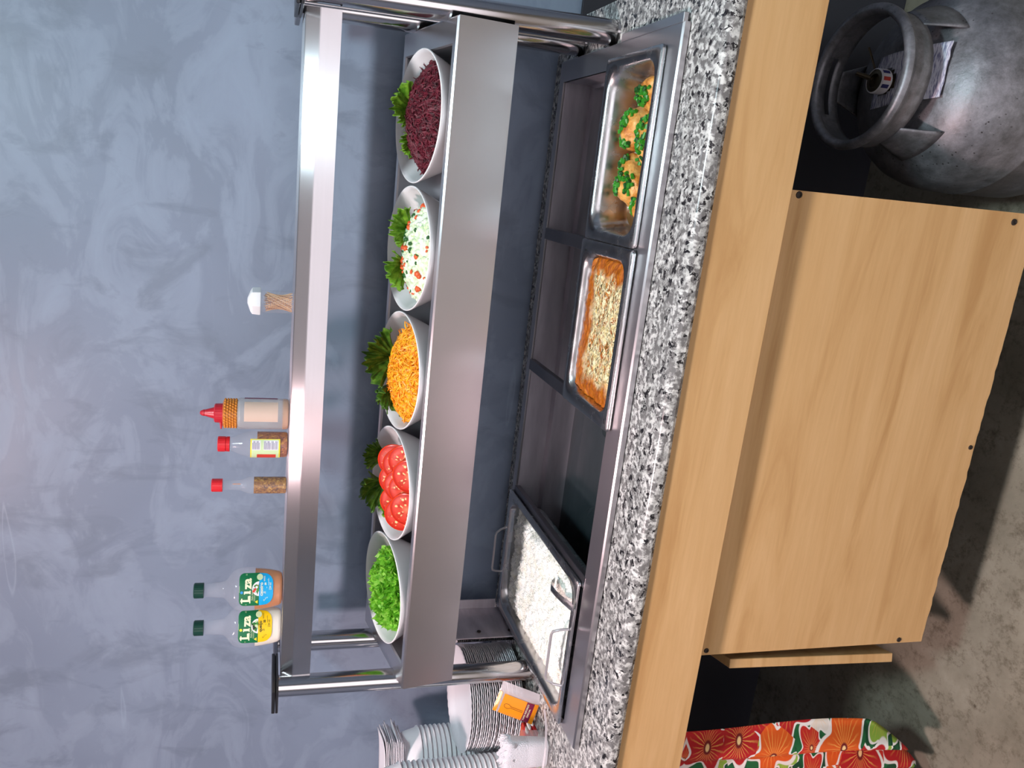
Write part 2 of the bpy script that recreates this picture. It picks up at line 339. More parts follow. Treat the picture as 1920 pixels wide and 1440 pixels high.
# ------------------------------------------------------------------ the room
GTW = -0.045
plain('shade_dark', (0.035, 0.034, 0.042, 1), 0.8)
bm = NB(); box(bm, -4.2, 2.6, -3.6, 0.62, FZ - 0.08, FZ); tag(obj('floor', bm, 'concrete_floor'), kind='structure')
bm = NB(); box(bm, -4.2, 2.6, 0.495, 0.62, FZ, LAMP_Z + 0.02); tag(obj('wall_back', bm, 'cement_wall'), kind='structure')
bm = NB(); box(bm, -1.9, 0.6, 0.488, 0.4945, FZ, GTW, 0.001); tag(obj('shade_slab', bm, 'shade_dark'), kind='structure')  # added near-black slab: the shade under the counter put into its colour
bm = NB(); box(bm, -4.2, 2.6, -3.6, 0.62, LAMP_Z + 0.02, LAMP_Z + 0.1); tag(obj('ceiling', bm, 'ceiling_paint'), kind='structure')
for nm, a in (('wall_left', (-2.75, -2.6, -3.4, 0.495)), ('wall_right', (1.8, 1.95, -3.4, 0.495))):
    bm = NB(); box(bm, a[0], a[1], a[2], a[3], FZ, LAMP_Z + 0.02); tag(obj(nm, bm, 'cement_wall'), kind='structure')
bm = NB(); box(bm, -2.75, -1.7, -3.5, -3.4, FZ, LAMP_Z + 0.02); box(bm, 0.95, 1.95, -3.5, -3.4, FZ, LAMP_Z + 0.02); box(bm, -1.7, 0.95, -3.5, -3.4, 1.25, LAMP_Z + 0.02)
tag(obj('wall_front', bm, 'ceiling_paint'), kind='structure')
for i, (x, y, r, c, st) in enumerate(LAMPS):
    t = thing('ceiling_lamp', (x, y, LAMP_Z + 0.02), ('cool white' if i == 0 else 'warm white') + ' round ceiling lamp over the buffet', 'lamp')
    bm = NB(); lathe(bm, [(r * 1.12, 0), (r * 1.12, -0.016), (r * 1.0, -0.018), (r * 1.0, -0.006)], 40); obj('lamp_ring', bm, 'cap_white', t)
    emit('lamp_glow_%d' % i, c, st); bm = NB(); lathe_c(bm, [(r, -0.008), (r * 0.98, -0.014)], 40); obj('diffuser', bm, 'lamp_glow_%d' % i, t)

# ------------------------------------------------------------------ counter
GT = -0.012
ctr = thing('buffet_counter', (-0.5, 0.2, FZ), 'granite buffet counter with maple laminate apron and front panel', 'counter')
CL = (0.5, -0.2, -FZ)      # parts are written in room units, the empty stands at the base
XL_, XR_ = -1.75, 0.085
bm = NB()
fp = [(-0.02, GT), (-0.070, GT)]
for i in range(9): a = PI / 2 * i / 8; fp.append((-0.070 - 0.013 * math.sin(a), GT - 0.010 + 0.010 * math.cos(a)))
fp += [(-0.083, GT - 0.019), (-0.080, GT - 0.024), (-0.02, GT - 0.024)]
prism(bm, fp, XL_, XR_)
box(bm, XL_, -1.052, -0.02, 0.494, GT - 0.024, GT); box(bm, -0.016, XR_, -0.02, 0.40, GT - 0.024, GT)
box(bm, -1.052, -0.016, -0.02, 0.04, GT - 0.024, GT); box(bm, -1.052, -0.016, 0.419, 0.494, GT - 0.024, GT)
loops(bm, [[(x, y, z) for x, y in ((-0.016, 0.40), (XR_, 0.40), (0.032, 0.494), (-0.016, 0.494))] for z in (GT - 0.024, GT)], True, True, True)
obj('granite_top', bm, 'granite', ctr, CL, smooth=True, angle=25)
bm = NB(); box(bm, XL_, XR_ + 0.05, -0.075, -0.058, -0.1475, GT - 0.024, 0.0012); obj('apron_board', bm, 'laminate_maple', ctr, CL)
PX0, PX1, PZ0, PZ1 = -0.868, -0.1745, -0.570, GT - 0.03
PY = -0.052
pn = NB()
# slightly chipped lower edge
xs = [PX0 + (PX1 - PX0) * i / 60 for i in range(61)]
rnd = random.Random(3); ch = [rnd.uniform(-0.0012, 0.0012) for _ in xs]
loops(pn, [[(x, y, PZ0 + c) for x, c in zip(xs, ch)] + [(x, y, PZ1) for x in reversed(xs)] for y in (PY, PY + 0.015)], True, True, True)
obj('front_panel', pn, 'laminate_maple', ctr, CL, smooth=False)
def onpanel(x, z, r):
    b = NB(); lathe_c(b, [(r, 0.0), (r * 0.92, 0.0012), (r * 0.5, 0.0016), (r * 0.42, 0.0006)], 14); bmesh.ops.rotate(b, verts=b.verts[:], matrix=Matrix.Rotation(PI / 2, 3, 'X'))
    obj('screw', b, 'screw_dark', ctr, (x + CL[0], PY + CL[1], z + CL[2]))
SCREWS = [(-0.180, -0.1745, 0.0048), (-0.1875, -0.530, 0.0048), (-0.527, -0.562, 0.0038), (-0.862, -0.524, 0.0042), (-0.860, -0.170, 0.0042)]
for x, z, r in SCREWS: onpanel(x, z, r)
bm = NB(); box(bm, -0.0075, 0.0075, 0, 0.34, -0.542, -0.232, 0.0008)
obj('side_board', bm, 'laminate_maple', ctr, (-0.896 + CL[0], -0.030 + CL[1], CL[2]), (0, math.radians(1.5), math.radians(13)))
for x in (-1.6, -0.75, -0.32):
    bm = NB(); box(bm, x - 0.02, x + 0.02, 0.44, 0.48, FZ, GT - 0.024, 0.002); obj('leg', bm, 'steel_dark', ctr, CL)

# ------------------------------------------------------------------ bain-marie let into the granite
bmr = thing('bain_marie', (-0.52, 0.22, GT), 'stainless steel bain-marie tank with crossbars set into the granite counter', 'bain-marie')
BL = (0.52, -0.22, -GT)
OX0, OX1, OY0, OY1 = -1.066, 0.016, 0.0, 0.4375
IX0, IX1, IY0, IY1 = -1.048, -0.0205, 0.047, 0.4165
bm = NB()
R = lambda x0, x1, y0, y1, z: [(x0, y0, z), (x1, y0, z), (x1, y1, z), (x0, y1, z)]
loops(bm, [R(OX0 + 0.003, OX1 - 0.003, OY0 + 0.003, OY1 - 0.003, GT + 0.0003), R(OX0, OX1, OY0, OY1, GT + 0.002), R(OX0, OX1, OY0, OY1, -0.0025), R(OX0 + 0.002, OX1 - 0.002, OY0 + 0.002, OY1 - 0.002, 0.0),
           R(IX0, IX1, IY0, IY1, 0.0), R(IX0, IX1, IY0, IY1, -0.004)])
obj('top_frame', bm, 'steel_brushed', bmr, BL, smooth=False)
bm = NB(); box(bm, OX1 - 0.001, 0.0275, OY0 + 0.004, 0.19, GT + 0.004, -0.001, 0.0008); obj('end_lip', bm, 'steel_brushed', bmr, BL)
bm = NB()
loops(bm, [R(IX0, IX1, IY0, IY1, -0.003), R(IX0, IX1, IY0, IY1, -0.052), R(IX0 + 0.004, IX1 - 0.004, IY0 + 0.004, IY1 - 0.012, -0.056), R(IX0 + 0.006, IX1 - 0.006, IY0 + 0.006, IY1 - 0.016, -0.120)], True, False, True)
obj('tank', bm, 'steel_deep', bmr, BL, smooth=False)
for x in (-0.2835, -0.533, -0.795):
    bm = NB(); box(bm, x - 0.0105, x + 0.0105, IY0 - 0.004, IY1 + 0.004, -0.010, 0.0004, 0.001); obj('crossbar', bm, 'steel_dark', bmr, BL)
bm = NB(); tube(bm, [(-0.62, 0.26, -0.108), (-0.95, 0.262, -0.108)], 0.0022, 8); lathe_c(bm, [(0.011, -0.112), (0.012, -0.104), (0.008, -0.099)], 18, cx=-0.615, cy=0.26); obj('heating_rod', bm, 'brass_dark', bmr, BL)
bm = NB(); poly(bm, R(IX0 + 0.006, IX1 - 0.006, IY0 + 0.006, IY1 - 0.016, -0.098)); w = obj('hot_water', bm, 'water', None, (0, 0, 0)); tag(w, 'dark still water lying in the bain-marie tank', 'water', kind='stuff')

def make_pan(x0, x1, y0, y1, z, depth, label, rim=0.013, rc=0.026, taper=0.010):
    cx, cy = (x0 + x1) / 2, (y0 + y1) / 2; a, b = (x1 - x0) / 2, (y1 - y0) / 2
    t = thing('serving_pan', (cx, cy, z), label, 'pan')
    def ring(d, zz, r): return rrect(-a + d, a - d, -b + d, b - d, max(r, 0.003), 7, zz)
    bm = NB()
    rr_ = [ring(0.001, -0.0065, 0.006), ring(0, -0.004, 0.006), ring(0, -0.001, 0.006), ring(0.0015, 0.0, 0.006), ring(rim - 0.003, 0.0, rc), ring(rim, -0.003, rc)]
    for i in range(1, 5): rr_.append(ring(rim + taper * i / 4 * 0.8, -0.003 - (depth - 0.015) * i / 4, rc))
    for i in range(1, 6):
        q = PI / 2 * i / 5; rr_.append(ring(rim + taper * 0.8 + 0.012 * (1 - math.cos(q)), -(depth - 0.012) - 0.012 * math.sin(q), rc))
    loops(bm, rr_, True, False, True)
    o = obj('pan_body', bm, 'steel_pan', t, angle=60); solid(o, 0.0009, -1)
    return t
rice_t = make_pan(-1.062, -0.797, 0.052, 0.4315, 0.0072, 0.062, 'large steel pan of white rice with wire handles', rim=0.016, rc=0.032)
def handle(y, s, x0, x1, z):
    bm = NB(); pts = [(x0, y, 0.0), (x0 + 0.003, y + s * 0.004, z * 0.55), (x0 + 0.008, y + s * 0.008, z * 0.93), (x0 + 0.014, y + s * 0.009, z), (x1 - 0.014, y + s * 0.009, z), (x1 - 0.008, y + s * 0.008, z * 0.93), (x1 - 0.003, y + s * 0.004, z * 0.55), (x1, y, 0.0)]
    tube(bm, pts, 0.0022, 10); obj('wire_handle', bm, 'steel_wire', rice_t)
handle(-0.181, 1, -0.062, 0.044, 0.026); handle(0.181, -1, -0.050, 0.050, 0.024)
las_t = make_pan(-0.540, -0.274, 0.031, 0.2195, 0.0078, 0.040, 'steel pan of baked lasagne with browned cheese', rim=0.020, rc=0.026)
chi_t = make_pan(-0.2725, -0.0065, 0.033, 0.2135, 0.0072, 0.062, 'deep steel pan of chicken fillets with scallions', rim=0.015, rc=0.032)
for nm, t, x0, x1, y in (('pan_rest', bmr, -0.53, -0.288, 0.185), ('pan_rest', bmr, -0.284, -0.012, 0.186)): pass

# ------------------------------------------------------------------ steel stand: posts, tilted trough, top shelf
stand = thing('serving_stand', (-0.53, 0.3, GT), 'two-tier stainless steel stand with a tilted salad trough over the counter', 'stand')
SL = (0.53, -0.3, -GT)
def sl(x, y, z): return (x + SL[0], y + SL[1], z + SL[2])
def post(x, y, ztop):
    bm = NB(); lathe_c(bm, [(0.0185, GT), (0.0185, ztop - 0.001), (0.0175, ztop)], 32); lathe(bm, [(0.0188, GT), (0.0196, GT + 0.001), (0.0190, GT + 0.005)], 32)
    obj('post', bm, 'steel_polished', stand, sl(x, y, 0))
POSTS = [(-1.087, 0.238), (0.0366, 0.239), (-1.0885, 0.372), (0.0366, 0.372)]
for x, y in POSTS: post(x, y, 0.4585)
TLT = 0.18
TY, TZ = 0.194, 0.2462
TX0, TX1, TD, TH, TW = -1.078, 0.022, 0.0965, 0.0965, 0.2264
bm = NB(); b = 0.0025
O_ = lambda d, z: R(TX0 + d, TX1 - d, d, TW - d, z)
I_ = lambda d, z: R(-1.036 + d, -0.0145 - d, 0.013 + d, TW - 0.012 - d, z)
loops(bm, [O_(0.004, -TH), O_(0, -TH), O_(0, -b), O_(b, 0), I_(0, 0), I_(0.002, -0.003), I_(0.004, -0.080)], True, False, True)
obj('trough', bm, 'steel_brushed', stand, sl(0, TY, TZ), (TLT, 0, 0), smooth=False)
# trough underside
bm = NB(); poly(bm, O_(0.002, -TH + 0.004)); obj('trough_underside', bm, 'steel_deep', stand, sl(0, TY, TZ), (TLT, 0, 0))
# top shelf: front face, sloping lip, level deck
bm = NB()
prism(bm, [(0.2370, 0.4041), (0.2365, 0.4335), (0.2368, 0.4350), (0.2440, 0.4535), (0.2455, 0.4548), (0.3600, 0.4548), (0.3600, 0.4330), (0.3585, 0.4330), (0.3585, 0.4515), (0.2470, 0.4515), (0.2400, 0.4340), (0.2400, 0.4055), (0.2600, 0.4055), (0.2600, 0.4041)], -1.0695, 0.013)
obj('top_shelf', bm, 'steel_shelf', stand, sl(0, 0, 0), smooth=False)
for x in (-1.086, 0.028):
    bm = NB(); box(bm, x - 0.019, x + 0.019, 0.30, 0.395, 0.4585, 0.4660, 0.001); obj('end_bar', bm, 'steel_dark', stand, sl(0, 0, 0))
    bm = NB(); box(bm, x - 0.022, x + 0.020, 0.192, 0.305, 0.4582, 0.4625, 0.001); box(bm, x - 0.022, x + 0.020, 0.192, 0.305, 0.4635, 0.4690, 0.001); obj('black_end_cap', bm, 'black_rubber', stand, sl(0, 0, 0))
bm = NB(); box(bm, -1.0692, -1.0667, 0.320, 0.428, GT, 0.178, 0.0004); box(bm, -1.0667, -1.046, 0.4255, 0.428, 0.012, 0.178, 0.0004); br = obj('angle_bracket', bm, 'steel_deep', stand, sl(0, 0, 0), smooth=False)
for z in (0.068, 0.004):
    bm = NB(); lathe_c(bm, [(0.0042, 0), (0.0042, 0.002), (0.0018, 0.0024)], 6); bmesh.ops.rotate(bm, verts=bm.verts[:], matrix=Matrix.Rotation(PI / 2, 3, 'Y')); obj('bolt', bm, 'screw_dark', br, (-1.0667, 0.340, z))

# ------------------------------------------------------------------ salad bowls in the trough
ct, st_ = math.cos(TLT), math.sin(TLT)
def trough_pt(x, s, h): return (x, TY + s * ct - h * st_, TZ + s * st_ + h * ct)
BR, BH = 0.101, 0.089
bprof = [(0.030, 0.0), (0.046, 0.0), (0.050, 0.0025), (0.058, 0.012), (0.068, 0.027), (0.079, 0.046), (0.089, 0.066), (0.0965, 0.082), (0.0995, 0.0882), (0.1002, 0.0892), (0.1010, 0.0890), (0.1012, 0.0882)]
outer = [(0.030, 0.0), (0.046, 0.0), (0.051, 0.002), (0.060, 0.012), (0.071, 0.027), (0.082, 0.046), (0.0915, 0.066), (0.0985, 0.082), (0.1012, 0.0875), (0.1010, 0.0888), (0.1000, 0.0892), (0.0990, 0.0888)]
inner = [(0.0955, 0.082), (0.0885, 0.066), (0.079, 0.046), (0.068, 0.028), (0.055, 0.013), (0.040, 0.006), (0.02, 0.0045)]
bm = NB(); lathe_c(bm, outer + inner, 72); bowl_me = mesh('salad_bowl', bm, 'white_bowl', True, 60)
BX = [-0.1137 - 0.2058 * i for i in range(5)]
BLAB = ['shredded beetroot', 'creamy white chopped salad', 'shredded carrot', 'sliced tomato', 'chopped green lettuce']
bowls = []
for x, l in zip(BX, BLAB):
    o = obj('salad_bowl', bowl_me, None, None, trough_pt(x, 0.113, -0.0795), (TLT, 0, 0))
    tag(o, 'glossy white round bowl holding ' + l, 'bowl', 'white salad bowls in the trough'); bowls.append(o)
def bowl_r(h):      # inner radius of the bowl at height h above its base
    pr = sorted(((z, r) for r, z in inner + [(0.099, 0.0888)]))
    for (z0, r0), (z1, r1) in zip(pr, pr[1:]):
        if h <= z1: return r0 + (r1 - r0) * max(0, (h - z0)) / (z1 - z0)
    return 0.099
def place(o, i): o.location = W(*trough_pt(BX[i], 0.113, -0.0795)); o.rotation_euler = (TLT, 0, 0)
def pile(cx, cy, rx, ry, zb, h):
    """dome height function in bowl coordinates"""
    def f(x, y):
        d = ((x - cx) / rx) ** 2 + ((y - cy) / ry) ** 2
        return zb + h * max(0.0, 1 - d) ** 0.75 if d < 1 else None
    return f
def dome(bm, cx, cy, rx, ry, zb, h, m=0, jit=0.002, rnd=random):
    rings = []
    for k in range(0, 9):
        q = k / 8; rr_ = math.cos(q * PI / 2 * 0.985)
        rings.append([(cx + rx * rr_ * math.cos(2 * PI * i / 36), cy + ry * rr_ * math.sin(2 * PI * i / 36), zb + h * math.sin(q * PI / 2) + rnd.uniform(-jit, jit)) for i in range(36)])
    low = [(cx + rx * 0.48 * math.cos(2 * PI * i / 36), cy + ry * 0.48 * math.sin(2 * PI * i / 36), 0.012) for i in range(36)]
    loops(bm, [low] + rings, True, True, True, m)
def shreds(bm, n, f, cx, cy, rx, ry, length, w, th, rnd, m=0, lift=0.003, edge=1.0):
    k = 0
    while k < n:
        x = cx + rx * rnd.uniform(-edge, edge); y = cy + ry * rnd.uniform(-edge, edge); z = f(x, y)
        if z is None: continue
        k += 1
        a = rnd.uniform(0, 2 * PI); L = length * rnd.uniform(0.55, 1.25); cv = rnd.uniform(-0.9, 0.9); tz = rnd.uniform(-0.35, 0.45)
        p = []; px, py = x - math.cos(a) * L / 2, y - math.sin(a) * L / 2
        for q in range(5):
            s = q / 4; aa = a + cv * (s - 0.5)
            xx = px + math.cos(aa) * L * s; yy = py + math.sin(aa) * L * s
            zz = f(xx, yy)
            if zz is None: zz = z - 0.004
            hz = zz + rnd.uniform(0, lift) + tz * L * (s - 0.4) * 0.5; q_ = math.hypot(xx, yy); rm = bowl_r(min(hz, 0.088)) - 0.004
            if q_ > rm: xx *= rm / q_; yy *= rm / q_
            p.append((xx, yy, hz))
        ww = w * rnd.uniform(0.7, 1.3)
        tube(bm, p, [ww * 0.45, ww, ww, ww * 0.9, ww * 0.35], 4, m)
rb = random.Random(11)
bm = NB(); dome(bm, 0, -0.012, 0.080, 0.066, 0.064, 0.030, rnd=rb); f = pile(0, -0.012, 0.080, 0.066, 0.064, 0.031); shreds(bm, 1500, f, 0, -0.012, 0.080, 0.066, 0.030, 0.0017, 0.001, rb, lift=0.010)
tube(bm, [(0.062, -0.02, 0.076), (0.071, -0.005, 0.078), (0.080, 0.012, 0.080)], 0.0008, 4)
o = obj('shredded_beetroot', bm, 'beet'); place(o, 0); tag(o, 'heap of dark red shredded beetroot in its white bowl', 'beetroot', kind='stuff')
bm = NB(); dome(bm, -0.004, -0.019, 0.074, 0.058, 0.068, 0.026, rnd=rb); f = pile(-0.004, -0.019, 0.076, 0.060, 0.068, 0.026)
def blobs(bm, n, f, cx, cy, rx, ry, r, m, rnd, lift=0.0):
    k = 0
    while k < n:
        x = cx + rx * rnd.uniform(-1, 1); y = cy + ry * rnd.uniform(-1, 1); z = f(x, y)
        if z is None: continue
        k += 1; q = r * rnd.uniform(0.6, 1.25)
        mt = Matrix.Translation((x, y, z + lift)) @ Matrix.Rotation(rnd.uniform(0, 6), 4, 'Z') @ Matrix.Rotation(rnd.uniform(0, 3), 4, 'X') @ Matrix.Diagonal((q, q * rnd.uniform(0.6, 1), q * rnd.uniform(0.5, 0.9), 1))
        r_ = bmesh.ops.create_icosphere(bm, subdivisions=1, radius=1, matrix=mt)
        for v in r_['verts']:
            for fc in v.link_faces: fc.material_index = m
blobs(bm, 520, f, 0, -0.022, 0.078, 0.064, 0.0062, 0, rb); blobs(bm, 34, f, 0, -0.03, 0.072, 0.055, 0.0058, 1, rb, 0.004); blobs(bm, 30, f, 0, -0.03, 0.074, 0.055, 0.0045, 2, rb, 0.003)
o = obj('chopped_salad', bm, ['slaw', 'tomato_bit', 'herb_bit'], angle=80); place(o, 1); tag(o, 'pale creamy chopped salad with orange and green bits', 'salad', kind='stuff')
bm = NB(); dome(bm, -0.003, -0.016, 0.080, 0.064, 0.064, 0.032, rnd=rb); f = pile(-0.003, -0.016, 0.082, 0.066, 0.064, 0.033); shreds(bm, 1500, f, -0.003, -0.016, 0.082, 0.066, 0.030, 0.0017, 0.001, rb, lift=0.010)
o = obj('shredded_carrot', bm, 'carrot'); place(o, 2); tag(o, 'heap of bright orange shredded carrot in its white bowl', 'carrot', kind='stuff')
# lettuce bowl
bm = NB(); dome(bm, 0, -0.014, 0.076, 0.060, 0.062, 0.030, rnd=rb); f = pile(0, -0.014, 0.080, 0.064, 0.062, 0.034)
def scraps(bm, n, f, cx, cy, rx, ry, size, rnd):
    k = 0
    while k < n:
        x = cx + rx * rnd.uniform(-1, 1); y = cy + ry * rnd.uniform(-1, 1); z = f(x, y)
        if z is None or math.hypot(x, y) > 0.070: continue
        k += 1; L = size * rnd.uniform(0.6, 1.4); Wd = L * rnd.uniform(0.35, 0.8); ph = rnd.uniform(0, 6)
        mt = Matrix.Translation((x, y, z + rnd.uniform(0, 0.008))) @ Matrix.Rotation(rnd.uniform(0, 6.3), 3, 'Z').to_4x4() @ Matrix.Rotation(rnd.uniform(-1.1, 1.1), 4, 'X') @ Matrix.Rotation(rnd.uniform(-0.8, 0.8), 4, 'Y')
        gr = [[mt @ Vector((L * (i / 4 - 0.5), Wd * (j / 2 - 0.5) * (1 + 0.3 * math.sin(i * 2.1 + ph)), 0.18 * L * math.sin(i * 1.9 + ph) * (1 if j != 1 else -0.3) + 0.1 * L * (j - 1) ** 2)) for i in range(5)] for j in range(3)]
        loops(bm, gr, False)
scraps(bm, 620, f, 0, -0.014, 0.080, 0.064, 0.022, rb)
o = obj('chopped_lettuce', bm, 'chopped_lettuce', recalc=False); place(o, 4); tag(o, 'heap of bright green chopped lettuce in its white bowl', 'lettuce', kind='stuff')
# tomato slices, each a thing
TR = 0.030
bm = NB(); lathe_c(bm, [(TR * 0.93, 0.0), (TR * 0.93, 0.0002)], 2) if False else None
rings = [[(TR * q * math.cos(2 * PI * i / 32), TR * q * math.sin(2 * PI * i / 32), z) for i in range(32)] for q, z in ((0.001, -0.0032), (0.93, -0.0032), (1.0, -0.0018), (1.0, 0.0018), (0.93, 0.0032), (0.5, 0.0027), (0.001, 0.0026))]
vs = loops(bm, rings); bm.faces.ensure_lookup_table()
for fc in bm.faces:
    if max(abs(v.co.z) for v in fc.verts) < 0.0033 and min((v.co.x ** 2 + v.co.y ** 2) ** 0.5 for v in fc.verts) > TR * 0.9: fc.material_index = 1
slice_me = mesh('tomato_slice', bm, ['tomato_slice', 'tomato_skin'], True, 40)
bm = NB(); dome(bm, 0, -0.015, 0.070, 0.058, 0.050, 0.020, rnd=rb); o = obj('tomato_base', bm, 'tomato_skin'); bpy.data.objects.remove(o)
SLI = []; rs = random.Random(4)
for k, xs_ in enumerate(((-0.0305, 0.0305), (0.002,), (-0.0500, 0.0500), (0.0,), (-0.034, 0.035), (0.003,), (0.036,))):
    for x in xs_: SLI.append((x, -0.0500 + 0.0107 * k, 0.0725 + 0.0010 * k, 55 + rs.uniform(-2, 2), rs.uniform(-2.5, 2.5), rs.uniform(0, 6)))
for x, y, z in ((-0.0305, 0, 0.0225), (0.0305, 0, 0.0225), (0, -0.0365, 0.0310), (-0.0325, 0.0190, 0.0310), (0.0325, 0.0190, 0.0310), (-0.0320, -0.010, 0.0395), (0.0320, -0.010, 0.0395)): SLI.append((x, y, z, 0, 0, rs.uniform(0, 6)))
TM = Matrix.Translation(W(*trough_pt(BX[3], 0.113, -0.0795))) @ Matrix.Rotation(TLT, 4, 'X')
for x, y, z, tilt, az, sp in SLI:
    o = obj('tomato_slice', slice_me, None)
    lm = Matrix.Translation(Vector((x, y, z)) * S) @ Matrix.Rotation(math.radians(az), 4, 'Z') @ Matrix.Rotation(math.radians(tilt), 4, 'X') @ Matrix.Rotation(sp, 4, 'Z')
    o.matrix_world = TM @ lm; tag(o, 'red tomato slice in the bowl of sliced tomato', 'tomato', 'tomato slices in the white bowl')
# lettuce leaves tucked behind the salads
def leaf(name, i, x, y, z, L, wid, tilt, az, mat, label, seed, lean=0.0):
    rnd = random.Random(seed); NU, NV = 110, 22; ph = rnd.uniform(0, 6); ph2 = rnd.uniform(0, 6); gr = []
    for j in range(NV + 1):
        v = j / NV; row = []
        for k in range(NU + 1):
            u = k / NU * 2 - 1; a = u * wid * (0.55 + 0.45 * v)
            rad = L * v * (0.86 + 0.14 * math.cos(u * 1.5)) * (1 + 0.05 * v * math.sin(11 * u + ph)) + L * 0.045 * v ** 6 * math.sin(47 * u + ph2)
            am = v ** 2.4
            ruf = L * (0.13 * am * math.sin(10 * u + ph + 3 * v) + 0.11 * v ** 4 * math.sin(25 * u + ph2 + 2 * v) + 0.05 * v ** 6 * math.sin(61 * u + ph) + 0.12 * v * mn.noise((u * 2.4 + seed, v * 2.5, 0)) + 0.03 * mn.noise((u * 9 + seed, v * 9, 3)))
            bend = L * (-0.34 * v * v + 0.14 * math.cos(u * 2))
            row.append((rad * math.sin(a), ruf + bend, rad * math.cos(a)))
        gr.append(row)
    bm = NB(); loops(bm, gr, False)
    o = obj(name, bm, mat, recalc=False, angle=180); solid(o, 0.0006, 0)
    lm = Matrix.Translation(Vector((x, y, z)) * S) @ Matrix.Rotation(math.radians(az), 4, 'Z') @ Matrix.Rotation(math.radians(lean), 4, 'Y') @ Matrix.Rotation(math.radians(tilt), 4, 'X')
    o.matrix_world = Matrix.Translation(W(*trough_pt(BX[i], 0.113, -0.0795))) @ Matrix.Rotation(TLT, 4, 'X') @ lm
    return tag(o, label, 'lettuce', 'lettuce leaves garnishing the salads')
leaf('lettuce_leaf', 0, 0.008, 0.038, 0.066, 0.060, 0.80, 8, 10, 'leaf_green', 'frilly green lettuce leaf standing behind the beetroot', 1, 10)
leaf('lettuce_leaf', 0, -0.022, 0.036, 0.066, 0.046, 0.7, 12, -10, 'leaf_green', 'small curled lettuce leaf leaning against the beetroot heap', 2, -40)
leaf('lettuce_leaf', 1, 0.028, 0.022, 0.066, 0.056, 0.75, 10, 5, 'leaf_green', 'broad frilly lettuce leaf behind the creamy white salad', 3, 10)
leaf('lettuce_leaf', 1, -0.022, 0.026, 0.064, 0.062, 0.7, 12, -8, 'leaf_green', 'wide lettuce leaf leaning over the creamy white salad', 4, -18)
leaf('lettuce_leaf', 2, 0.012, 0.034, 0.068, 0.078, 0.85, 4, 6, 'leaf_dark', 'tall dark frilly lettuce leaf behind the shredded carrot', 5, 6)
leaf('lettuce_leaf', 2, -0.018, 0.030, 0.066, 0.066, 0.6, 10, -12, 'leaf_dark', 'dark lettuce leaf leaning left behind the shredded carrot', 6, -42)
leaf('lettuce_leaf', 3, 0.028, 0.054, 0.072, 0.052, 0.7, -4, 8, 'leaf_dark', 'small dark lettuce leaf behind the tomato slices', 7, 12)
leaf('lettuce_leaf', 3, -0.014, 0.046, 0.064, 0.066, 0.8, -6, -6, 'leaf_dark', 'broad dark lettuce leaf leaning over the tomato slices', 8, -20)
leaf('lettuce_leaf', 3, -0.040, 0.026, 0.062, 0.040, 0.8, 0, -6, 'leaf_green', 'little light green lettuce frill beside the tomato slices', 9, -40)

# ------------------------------------------------------------------ food in the pans
rg = random.Random(21)
def rice_h(x, y):
    u = (x + 1.042) / 0.225; v = (y - 0.0725) / 0.3385
    e = min(u / 0.22, (1 - u) / 0.06, v / 0.06, (1 - v) / 0.16, 1.0); e = max(0.0, e) ** 0.6
    n1 = mn.noise((x * 22, y * 22, 1.3)); n2 = mn.noise((x * 70, y * 70, 4.1)); n3 = mn.noise((x * 190, y * 190, 7.7))
    dip = 0.010 * math.exp(-(((x + 0.850) / 0.03) ** 2 + ((y - 0.150) / 0.04) ** 2))
    return -0.018 + e * (0.022 + 0.005 * n1) + 0.0045 * n2 + 0.003 * n3 * (1.6 if v > 0.62 else 1.0) - dip
NXg, NYg = 90, 130
def rice_in(x, y):
    x0, x1, y0, y1, r = -1.0415, -0.8175, 0.0725, 0.4110, 0.030       # inside of the pan at rice level
    x = min(max(x, x0), x1); y = min(max(y, y0), y1); cx = min(max(x, x0 + r), x1 - r); cy = min(max(y, y0 + r), y1 - r); d = math.hypot(x - cx, y - cy)
    if d > r: x, y = cx + (x - cx) * r / d, cy + (y - cy) * r / d
    return x, y
def rice_v(x, y):
    x, y = rice_in(x, y); return (x, y, rice_h(x, y))
bm = NB(); loops(bm, [[rice_v(-1.0415 + 0.224 * i / NXg, 0.0725 + 0.3385 * j / NYg) for i in range(NXg + 1)] for j in range(NYg + 1)], False)
for k in range(14000):
    x = rg.uniform(-1.040, -0.819); y = rg.uniform(0.0755, 0.408); x, y = rice_in(x + (0.003 if x < -0.93 else -0.003), y); z = rice_h(x, y) + rg.uniform(-0.0011, 0.0003)
    a, t = rg.uniform(0, 6.3), rg.uniform(-0.6, 0.6); d = Vector((math.cos(a) * math.cos(t), math.sin(a) * math.cos(t), math.sin(t))) * rg.uniform(0.0026, 0.0036)
    e1 = d.cross(Vector((0, 0, 1))).normalized() * 0.0009; e2 = d.cross(e1).normalized() * 0.0009; c = Vector((x, y, z))
    v = [bm.verts.new(c + q) for q in (d, -d, e1, -e1, e2, -e2)]
    for s in (0, 1):
        for p, q in ((2, 4), (4, 3), (3, 5), (5, 2)): bm.faces.new((v[s], v[p], v[q]) if s == 0 else (v[s], v[q], v[p]))
o = obj('white_rice', bm, 'rice', angle=180); tag(o, 'mound of loose white rice filling the big steel pan', 'rice', kind='stuff')
